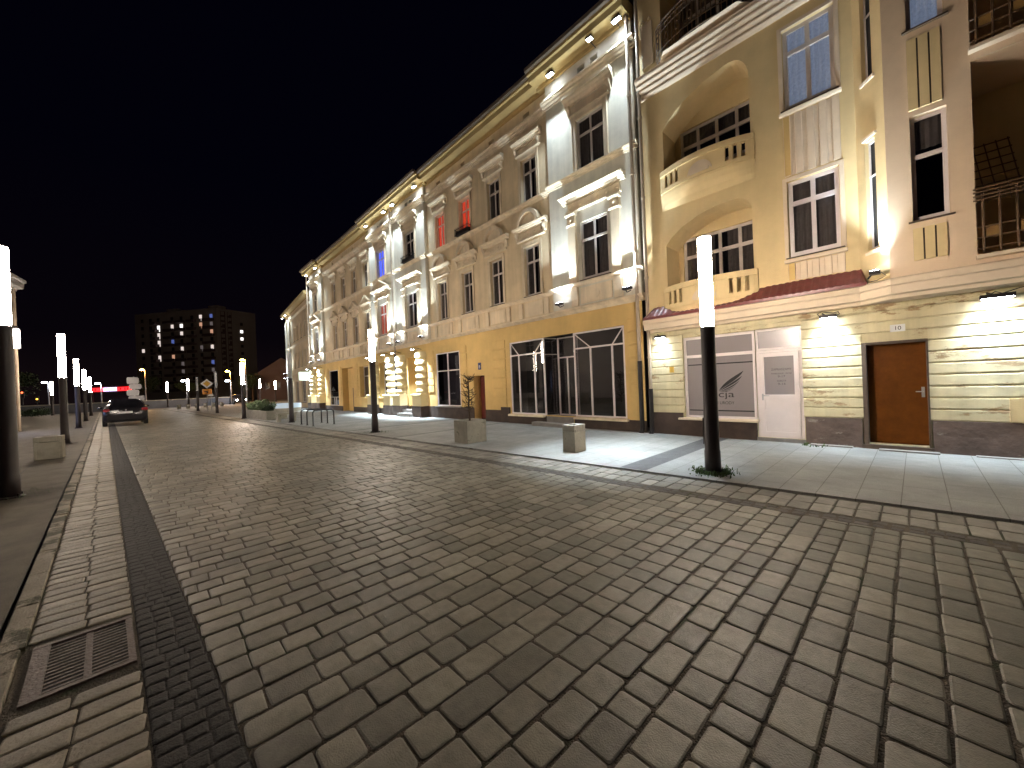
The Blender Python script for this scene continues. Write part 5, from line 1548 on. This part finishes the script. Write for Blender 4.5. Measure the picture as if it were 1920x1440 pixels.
# bench and long planter with shrubs
bn = thing('concrete_bench', 'low concrete bench block beside the unlit lamp', 'bench', (21.9, -4.72, 0.02))
bm = nb(); box(bm, -0.28, 0.28, -0.45, 0.45, 0.38, 0.46); obj('seat', bm, M_conc, bn)
bm = nb(); box(bm, -0.2, 0.2, -0.40, -0.28, 0, 0.379); box(bm, -0.2, 0.2, 0.28, 0.40, 0, 0.379); obj('leg', bm, M_conc, bn)
def leaf_cloud(n, cx, cy, cz, rx, ry, rz, size, seed):
    rnd = random.Random(seed); bm = nb()
    lobes = [(rnd.uniform(-.6, .6) * rx, rnd.uniform(-.6, .6) * ry, rnd.uniform(-.2, .5) * rz, rnd.uniform(.35, .6)) for _ in range(9)]
    for _ in range(n):
        lx_, ly_, lz_, s = rnd.choice(lobes)
        v = Vector((rnd.gauss(0, 1), rnd.gauss(0, 1), rnd.gauss(0, 1))).normalized() * rnd.uniform(0.6, 1.0)
        c = Vector((cx + lx_ + v.x * rx * s, cy + ly_ + v.y * ry * s, max(cz + lz_ + v.z * rz * s, 0.02)))
        a = Vector((rnd.gauss(0, 1), rnd.gauss(0, 1), rnd.gauss(0, 1))).normalized() * size * rnd.uniform(.6, 1.3); b = a.orthogonal().normalized() * a.length * 0.5
        bm.faces.new([bm.verts.new(c + q) for q in (-a, b, a, -b)])
    return bm
lp = thing('long_planter', 'long low concrete planter full of pale shrubs', 'planter', (27.0, -4.55, 0.02), math.atan(0.07))
bm = nb(); hollow_box(bm, -2.7, 2.6, -0.55, 0.45, 0, 0.50, 0.08, 0.4); obj('wall', bm, M_conc, lp)
for i, (X, Y, s, lab, m) in enumerate(((29.0, 4.5, 0.9, 'low pale shrub at the far end of the long planter', M_leaf), (26.9, 4.75, 1.0, 'tall pale green shrub in the middle of the long planter', M_leaf), (25.4, 4.6, 0.55, 'small dark shrub at the near end of the long planter', M_leaf_dk), (28.2, 4.7, 0.7, 'rounded pale shrub behind the lamp in the long planter', M_leaf))):
    r = thing('planter_shrub', lab, 'shrub', (X, -Y, 0.42), 0, 'shrubs in the long planter')
    obj('foliage', leaf_cloud(1500, 0, 0, 0.28 * s, 1.0 * s, 0.5 * s, 0.52 * s, 0.05, 10 + i), m, r)
    bm = nb()
    for k in range(5): tube(bm, [(0, 0, 0), (random.uniform(-.3, .3) * s, random.uniform(-.2, .2) * s, 0.4 * s)], 0.012, 4)
    obj('stem', bm, M_bark, r)
bs = thing('lit_basin', 'low basin with a glowing pale blue rim on the pavement before the end house', 'fountain', (33.5, -7.2, 0.02))
bm = nb(); lathe(bm, [(1.35, 0), (1.40, 0.30), (1.25, 0.32), (1.2, 0.1)], 0, 0, 28, sy=0.75); obj('bowl', bm, M_conc, bs)
bm = nb(); lathe(bm, [(1.405, 0.30), (1.41, 0.62), (1.36, 0.62), (1.35, 0.33)], 0, 0, 28, sy=0.75, cap=False); obj('rim', bm, M_blue_glow, bs)

# ------------------------------------------------------------------ parked car seen from behind
def make_car(label, loc, rz, lights=False):
    r = thing('parked_car', label, 'car', loc, rz)
    # x forward; rear at x=0
    S = [(0.00, 0.62, 0.66, 0.40, 0.42, 0.88, 0.90), (0.05, 0.80, 0.84, 0.58, 0.28, 0.98, 1.02), (0.22, 0.86, 0.90, 0.64, 0.22, 0.99, 1.26), (0.50, 0.88, 0.915, 0.60, 0.20, 0.98, 1.43), (1.1, 0.88, 0.92, 0.60, 0.2, 0.95, 1.50),
         (1.9, 0.88, 0.92, 0.60, 0.2, 0.93, 1.50), (2.5, 0.88, 0.92, 0.57, 0.2, 0.93, 1.40), (3.1, 0.88, 0.91, 0.66, 0.2, 0.94, 1.02), (3.8, 0.85, 0.88, 0.7, 0.22, 0.84, 0.88), (4.15, 0.72, 0.74, 0.5, 0.28, 0.70, 0.74)]
    bm = nb(); rings = []
    for (x, wb, wl, wr, zb, zl, zr) in S:
        P_ = [(wb * 0.9, zb), (wb, zb + 0.10), (wl, (zb + zl) * 0.55), (wl * 0.985, zl), (wr + 0.02, zl + (zr - zl) * 0.86), (wr * 0.75, zr), (0, zr + 0.015)]
        ring = P_ + [(-a, b) for a, b in P_[-2::-1]]
        rings.append([bm.verts.new((x, a, b)) for a, b in ring])
    for a, b in zip(rings, rings[1:]):
        for i in range(len(a) - 1): bm.faces.new((a[i], a[i + 1], b[i + 1], b[i]))
        bm.faces.new((a[-1], a[0], b[0], b[-1]))
    bm.faces.new(rings[0][::-1]); bm.faces.new(rings[-1])
    o = obj('body', bm, M_carpaint, r, smooth=True)
    bm = nb(); quad(bm, (0.045, 0.50, 1.05), (0.045, -0.50, 1.05), (0.36, -0.46, 1.37), (0.36, 0.46, 1.37)); bmesh.ops.translate(bm, verts=bm.verts, vec=(-0.03, 0, 0.03)); obj('rear_window', bm, M_carglass, r)
    bm = nb()
    for s in (-1, 1):
        quad(bm, (0.55, s * 0.915, 1.0), (2.6, s * 0.93, 0.97), (2.35, s * 0.66, 1.40), (0.75, s * 0.68, 1.41))
    obj('side_window', bm, M_carglass, r)
    bm = nb(); quad(bm, (2.62, 0.58, 1.38), (2.62, -0.58, 1.38), (3.12, -0.68, 1.04), (3.12, 0.68, 1.04)); bmesh.ops.translate(bm, verts=bm.verts, vec=(0.02, 0, 0.03)); obj('windscreen', bm, M_carglass, r)
    for s in (-1, 1):
        bm = nb(); box(bm, -0.01, 0.16, s * 0.60, s * 0.885, 0.82, 0.97); bmesh.ops.bevel(bm, geom=bm.edges[:], offset=0.03, segments=2, affect='EDGES'); obj('tail_light', bm, M_taillight, r)
        bm = nb(); lathe(bm, [(0.03, 0), (0.09, 0.03), (0.09, 0.06), (0.03, 0.1)], 0, 0, 10); bmesh.ops.rotate(bm, verts=bm.verts, cent=(0, 0, 0), matrix=Matrix.Rotation(R(90), 3, 'Y')); bmesh.ops.scale(bm, verts=bm.verts, vec=(1, 1.2, 0.8)); bmesh.ops.translate(bm, verts=bm.verts, vec=(2.6, s * 1.0, 1.02)); obj('mirror', bm, M_carpaint, r)
        bm = nb(); box(bm, 4.02, 4.16, s * 0.45, s * 0.72, 0.58, 0.70); obj('headlight', bm, MATS['bright_headlight'] if lights else M_steel, r)
        for x in (0.78, 3.35):
            bm = nb(); lathe(bm, [(0.22, -0.1), (0.31, -0.09), (0.32, 0.0), (0.31, 0.09), (0.22, 0.1)], 0, 0, 24); bmesh.ops.rotate(bm, verts=bm.verts, cent=(0, 0, 0), matrix=Matrix.Rotation(R(90), 3, 'X')); bmesh.ops.translate(bm, verts=bm.verts, vec=(x, s * 0.82, 0.32))
            wh = obj('wheel', bm, M_tyre, r)
            bm = nb(); lathe(bm, [(0.02, 0), (0.20, 0.01), (0.215, 0.03)], 0, 0, 18); bmesh.ops.rotate(bm, verts=bm.verts, cent=(0, 0, 0), matrix=Matrix.Rotation(R(-90 * s), 3, 'X')); bmesh.ops.translate(bm, verts=bm.verts, vec=(x, s * 0.90, 0.32)); obj('rim', bm, M_steel, wh)
    bm = nb(); box(bm, -0.035, 0.0, -0.26, 0.26, 0.70, 0.81); obj('number_plate', bm, M_plate, r)
    bm = nb(); disc(bm, 0, 0.89, 0.035, 0, 0.01, 12); bmesh.ops.rotate(bm, verts=bm.verts, cent=(0, 0, 0.89), matrix=Matrix.Rotation(R(90), 3, 'Z')); obj('badge', bm, M_steel, r)
    bm = nb(); box(bm, -0.06, 0.1, -0.72, 0.72, 0.36, 0.55); bmesh.ops.bevel(bm, geom=bm.edges[:], offset=0.03, segments=2, affect='EDGES'); box(bm, -0.07, 0.0, -0.45, 0.45, 0.27, 0.31); obj('bumper', bm, M_carpaint, r)
    return r
emis_mat('bright_headlight', (1, 0.97, 0.92), 60)
make_car('black hatchback parked on the left stone strip, seen from behind', (30.3, 1.33, 0.0), math.atan(0.07))
make_car('distant dark car with headlights on beyond the shrubs', (77.0, -9.2, -0.05), PI + 0.1, True)

# ------------------------------------------------------------------ signs at the end of the street
def sign_post(r, h, m=M_grey_sign, rad=0.03):
    bm = nb(); tube(bm, [(0, 0, 0), (0, 0, h)], rad, 8); obj('post', bm, m, r)
bk = thing('sign_stack', 'stack of pale grey finger sign backs on one post above the parked car', 'sign', (45, 1.44, 0))
sign_post(bk, 3.35)
bm = nb()
for z0, z1, a, b, arrow in ((2.75, 3.3, -0.42, 0.30, -1), (2.3, 2.72, -0.30, 0.45, 1), (1.75, 2.26, -0.45, 0.30, -1), (1.32, 1.72, -0.36, 0.62, 1)):
    c = 0.10
    pts = [(-a, z0), (-a, z1), (-b - arrow * 0.0, z1), (-b, z0)]
    ys_ = [a, b]
    pl = [(a, z0 + c), (a + c * 0.6, z0), (b - c * 0.6, z0), (b, z0 + c), (b, z1 - c), (b - c * 0.6, z1), (a + c * 0.6, z1), (a, z1 - c)]
    va = [bm.verts.new((-0.04, -p[0], p[1])) for p in pl]; vb = [bm.verts.new((-0.06, -p[0], p[1])) for p in pl]
    for i in range(8): bm.faces.new((va[i], va[(i + 1) % 8], vb[(i + 1) % 8], vb[i]))
    bm.faces.new(va); bm.faces.new(vb[::-1])
obj('panel', bm, M_grey_sign, bk)
dm = thing('diamond_sign', 'yellow and white diamond priority sign over an orange detour board', 'sign', (46, -3.42, 0))
sign_post(dm, 3.0)
def yz_plate(bm, pts, x0, x1):
    va = [bm.verts.new((x0, p[0], p[1])) for p in pts]; vb = [bm.verts.new((x1, p[0], p[1])) for p in pts]; n = len(pts)
    for i in range(n): bm.faces.new((va[i], va[(i + 1) % n], vb[(i + 1) % n], vb[i]))
    bm.faces.new(va); bm.faces.new(vb[::-1])
bm = nb(); yz_plate(bm, [(0.48, 2.63), (0, 3.08), (-0.48, 2.63), (0, 2.18)], -0.04, -0.06); obj('diamond', bm, M_plate, dm)
bm = nb(); yz_plate(bm, [(0.30, 2.63), (0, 2.91), (-0.30, 2.63), (0, 2.35)], -0.061, -0.066); obj('yellow_centre', bm, M_yellow_sign, dm)
bm = nb(); yz_plate(bm, [(0.36, 1.62), (0.36, 2.14), (-0.36, 2.14), (-0.36, 1.62)], -0.04, -0.06); ob = obj('board', bm, M_orange_sign, dm)
bm = nb(); yz_plate(bm, [(0.22, 1.85), (0.22, 1.95), (-0.05, 1.95), (-0.05, 1.72), (0.03, 1.72), (0.03, 1.85)], -0.061, -0.066); obj('arrow', bm, M_black, ob)
tg = thing('triangle_sign', 'small pale triangular sign on a thin post below the orange board', 'sign', (48, -3.85, 0))
sign_post(tg, 1.95)
bm = nb(); yz_plate(bm, [(0.26, 1.45), (0, 1.95), (-0.26, 1.45)], -0.04, -0.06); obj('panel', bm, M_plate, tg)
ns = thing('neon_sign', 'long red neon strip sign with a violet white middle part above the car', 'sign', (181, 17.9, 4.2), R(90) + math.atan2(-10.9, 11.7) * 0)
ns.rotation_euler = (0, 0, math.atan2(-17.9 + 6.2, -(181.2 - 170.2)) + PI)
bm = nb(); rnd = random.Random(5)
x = -16.3
parts = []
bw = nb()
while x < -4.2:
    w_ = rnd.uniform(0.4, 0.75)
    tgt = bw if -11.6 < x < -8.0 else bm
    h0, h1 = (0.0, 1.5)
    if rnd.random() < 0.5: box(tgt, x, x + w_, -0.1, 0.1, 0.0, 1.1)
    else:
        box(tgt, x, x + 0.2, -0.1, 0.1, 0.0, 1.1); box(tgt, x + 0.2, x + w_, -0.1, 0.1, 0.9, 1.1); box(tgt, x + 0.2, x + w_, -0.1, 0.1, 0, 0.25)
    x += w_ + 0.15
obj('red_characters', bm, M_neon_red, ns); obj('pale_characters', bw, M_neon_white, ns)
bm = nb(); box(bm, -17, -3.2, -0.6, -0.2, -0.3, 1.5); obj('backing', bm, M_tower_d, ns)
bm = nb(); box(bm, -16.9, -16.6, -0.6, -0.3, -4.3, -0.3); box(bm, -3.6, -3.3, -0.6, -0.3, -4.3, -0.3); obj('support', bm, M_tower_d, ns)

emis_mat('amber_signal', (1.0, 0.5, 0.03), 4); emis_mat('red_signal', (1.0, 0.13, 0.03), 4)
for lab, X, Y, h, mm_ in (('far traffic light showing red at the left open ground', 86, -13.9, 3.2, 'red_signal'), ('far traffic light showing amber, right of the red one', 86, -12.6, 2.5, 'amber_signal')):
    tl = thing('traffic_light', lab, 'traffic light', (X, -Y, -0.09), 0, 'far traffic lights')
    sign_post(tl, h, M_metal, 0.05)
    bm = nb(); box(bm, -0.22, -0.04, -0.18, 0.18, h - 0.9, h + 0.05); obj('housing', bm, M_metal, tl)
    for k in range(3):
        bm = nb(); disc(bm, 0, h - 0.12 - 0.29 * k, 0.11, 0, 0.02, 14); bmesh.ops.rotate(bm, verts=bm.verts, cent=(0, 0, 0), matrix=Matrix.Rotation(R(90), 3, 'Z')); bmesh.ops.translate(bm, verts=bm.verts, vec=(-0.225, 0, 0))
        obj('signal_lens', bm, MATS[mm_] if k == (0 if mm_ == 'red_signal' else 1) else M_dark, tl)
# low wall across the end of the street
lw = thing('low_wall', 'long low grey wall closing off the end of the street', 'wall', (76, 0, -0.09))
bm = nb(); box(bm, 0, 0.3, -9, 26, 0, 1.15); obj('wall', bm, mat('wall_grey', (0.09, 0.095, 0.11), 0.8, 0.2, 10, 0.2, 1), lw)
bm = nb(); box(bm, -0.05, 0.35, -9, 26, 1.152, 1.25); obj('coping', bm, M_conc, lw)
bm = nb(); quad(bm, (XE, -20, -0.06), (76, -20, -0.06), (76, 30, -0.06), (XE, 30, -0.06))
struct(obj('crossing_road', bm, mat('pale_asphalt', (0.12, 0.12, 0.125), 0.7, 0.3, 30, 0.2, 1)))
# bollards near the crossing
bol = None
for k in range(6):
    loc = (60.5 + 0.3 * k, -(1.2 + 0.85 * k) - 0.6, 0.0)
    bl = ('leftmost', 'second from left', 'third from left', 'fourth from left', 'fifth from left', 'rightmost')[k] + ' of six short concrete bollards at the end of the road'
    if bol is None:
        bol = thing('bollard', bl, 'bollard', loc, 0, 'bollards at the end of the road')
        bm = nb(); lathe(bm, [(0.2, 0), (0.2, 0.5), (0.16, 0.55)], 0, 0, 12); obj('shaft', bm, M_conc, bol)
        bm = nb(); lathe(bm, [(0.203, 0.36), (0.203, 0.44)], 0, 0, 12, cap=False); obj('band', bm, M_plate, bol)
    else:
        dup(bol, loc, 0, bl, 'bollards at the end of the road')

# ------------------------------------------------------------------ tower block
def pxw(lat, dep): # camera-frame lateral and depth to world
    return Vector((dep * math.cos(yaw) - lat * math.sin(yaw), -dep * math.sin(yaw) - lat * math.cos(yaw), 0))
P0 = Vector((176.2, -16.7, 0)); PL = Vector((205.3, 5.6, 0)); PR = Vector((181.9, -29.7, 0))
tw = thing('tower_block', 'dark eleven storey apartment block with scattered lit windows', 'building', (P0.x, P0.y, -0.09))
HT = 33.9
eL = (PL - P0); lL = eL.length; eL.normalize()
eR = (PR - P0); lR = eR.length; eR.normalize()
nL = Vector((-eL.y, eL.x, 0)); 
if nL.dot(-P0) < 0: nL = -nL
nR = Vector((-eR.y, eR.x, 0))
if nR.dot(-P0) < 0: nR = -nR
bm = nb()
P3 = eL * lL + eR * lR
base = [Vector((0, 0, 0)), eL * lL, P3, eR * lR]
va = [bm.verts.new(p) for p in base]; vb = [bm.verts.new(p + Vector((0, 0, HT))) for p in base]
for i in range(4): bm.faces.new((va[i], va[(i + 1) % 4], vb[(i + 1) % 4], vb[i]))
bm.faces.new(vb)
obj('wall', bm, M_tower, tw)
def face_quad(bm, e, n, s0, s1, z0, z1, off):
    quad(bm, e * s0 + n * off + Vector((0, 0, z0)), e * s1 + n * off + Vector((0, 0, z0)), e * s1 + n * off + Vector((0, 0, z1)), e * s0 + n * off + Vector((0, 0, z1)))
def face_box(bm, e, n, s0, s1, z0, z1, o0, o1):
    ps = [e * s + n * o + Vector((0, 0, z)) for z in (z0, z1) for (s, o) in ((s0, o0), (s1, o0), (s1, o1), (s0, o1))]
    v = [bm.verts.new(p) for p in ps]
    for f in ((3, 2, 1, 0), (4, 5, 6, 7), (0, 1, 5, 4), (1, 2, 6, 5), (2, 3, 7, 6), (3, 0, 4, 7)): bm.faces.new([v[i] for i in f])
colsL = [33.3, 29.5, 25.9, 19.7, 15.6, 10.8, 7.0, 2.4]   # distances from the corner along the long face
floors = [31.0 - 2.85 * k for k in range(10)]
lit = {(0, 6): M_win_warm, (0, 7): M_win_blue, (1, 2): M_win_hot, (1, 3): M_win_warm, (1, 4): M_win_hot, (1, 6): M_win_orange, (1, 7): M_win_dim, (2, 2): M_win_warm, (2, 4): M_win_warm, (2, 7): M_win_orange,
       (3, 2): M_win_warm, (3, 3): M_win_blue, (4, 0): M_win_warm, (4, 4): M_win_warm, (4, 6): M_win_dim, (4, 7): M_win_warm, (5, 2): M_win_warm, (5, 3): M_win_orange, (6, 4): M_win_dim, (6, 7): M_win_blue, (7, 7): M_win_dim, (7, 4): M_win_dim}
for r_i, z in enumerate(floors):
    for c_i, s in enumerate(colsL):
        m = lit.get((r_i, c_i), M_twin)
        bm = nb()
        face_quad(bm, eL, nL, s - 0.75, s + 0.45, z - 0.55, z + 0.75, 0.06)
        if c_i in (2, 3, 4, 6, 7): face_quad(bm, eL, nL, s - 0.75, s - 0.35, z - 1.5, z - 0.55, 0.06)
        obj('window', bm, m, tw)
for r_i in range(8):
    s = 8.7
    z = 28.8 - 2.85 * r_i
    bm = nb(); face_quad(bm, eR, nR, s - 0.5, s + 0.5, z - 0.5, z + 0.6, 0.06)
    obj('window', bm, M_win_hot if r_i in (1, 2) else M_twin, tw)
for s0, s1 in ((18.2, 22.6), (13.8, 17.4), (26.0, 28.4), (8.8, 12.2), (1.0, 5.2)):
    for z in floors:
        bm = nb(); face_box(bm, eL, nL, s0, s1, z - 1.75, z - 0.85, 0.05, 1.2); obj('balcony', bm, M_tower_d, tw)
bm = nb(); face_quad(bm, eR, nR, 1.2, 3.0, 7.5, 33.0, 0.1); face_quad(bm, eR, nR, 3.6, 5.2, 7.0, 33.0, 0.1); obj('banner', bm, M_tower_d, tw, label='dark vertical banner with illegible lettering')
rnd = random.Random(11)
bm = nb()
for s0 in (1.4, 3.8):
    z = 9.0
    while z < 31.5:
        h = rnd.uniform(1.1, 1.6)
        face_box(bm, eR, nR, s0, s0 + 0.35, z, z + h, 0.12, 0.16); face_box(bm, eR, nR, s0 + 0.35, s0 + 1.2, z + h * rnd.uniform(0.0, 0.7), z + h * 0.8 + 0.25, 0.12, 0.16)
        z += h + 0.7
obj('banner_marks', bm, M_tower, tw)
bm = nb(); face_box(bm, eL, nL, 2, 6, HT, HT + 1.6, -6, -2.5); face_box(bm, eL, nL, 20, 25, HT, HT + 1.6, -6, -2.5); obj('roof_housing', bm, M_tower, tw)

# small gabled house beyond the end house
fh = thing('gabled_house', 'small dark gabled house behind the end of the row', 'building', (104, -22.5, -0.09), R(-20))
bm = nb(); box(bm, -4, 4, -5, 5, 0, 5.8); obj('wall', bm, M_tower_d, fh)
bm = nb()
v = [bm.verts.new(p) for p in ((-4.5, -5.5, 5.7), (-4.5, 5.5, 5.7), (-4.5, 0, 9.6), (4.5, -5.5, 5.7), (4.5, 5.5, 5.7), (4.5, 0, 9.6))]
for f in ((0, 2, 1), (3, 4, 5), (0, 3, 5, 2), (1, 2, 5, 4), (0, 1, 4, 3)): bm.faces.new([v[i] for i in f])
obj('roof', bm, M_tower_d, fh)
bm = nb()
for k in range(4): box(bm, -4.05, -4.01, -3.8 + k * 2.1, -2.9 + k * 2.1, 2.5, 4.0)
obj('window', bm, M_twin, fh)
# distant dark trees
def far_tree(label, X, Y, h, s, seed):
    r = thing('dark_tree', label, 'tree', (X, -Y, -0.09), 0, 'trees beyond the end of the street')
    bm = nb(); tube(bm, [(0, 0, 0), (0.1, 0, h * 0.5), (0, 0.1, h * 0.8)], [0.22, 0.14, 0.05], 7)
    for k in range(6):
        a = k * 1.05; tube(bm, [(0.05, 0, h * (0.35 + 0.07 * k)), (math.cos(a) * s * 0.6, math.sin(a) * s * 0.6, h * (0.55 + 0.06 * k))], [0.07, 0.02], 5)
    obj('trunk', bm, M_bark, r)
    obj('crown', leaf_cloud(1600, 0, 0, h * 0.68, s, s, h * 0.34, 0.16, seed), M_leaf_dk, r)
far_tree('dark tree left of the tower block behind the neon sign', 120, -2.0, 6.5, 2.6, 21)
far_tree('dark tree at the far left edge behind the corner house', 84, -14.5, 6.0, 2.4, 22)
far_tree('dark low tree below the tower block', 110, 5.0, 5.0, 2.6, 23)
far_tree('dark tree between the tower block and the row of houses', 98, 15.0, 6.0, 2.6, 24)
hd = thing('dark_hedge', 'dark clipped hedge with a slanted end behind the left lamps', 'hedge', (58, 9.3, 0))
obj('foliage', leaf_cloud(2200, 0, 0, 0.5, 1.5, 1.8, 0.6, 0.07, 31), M_leaf_dk, hd)
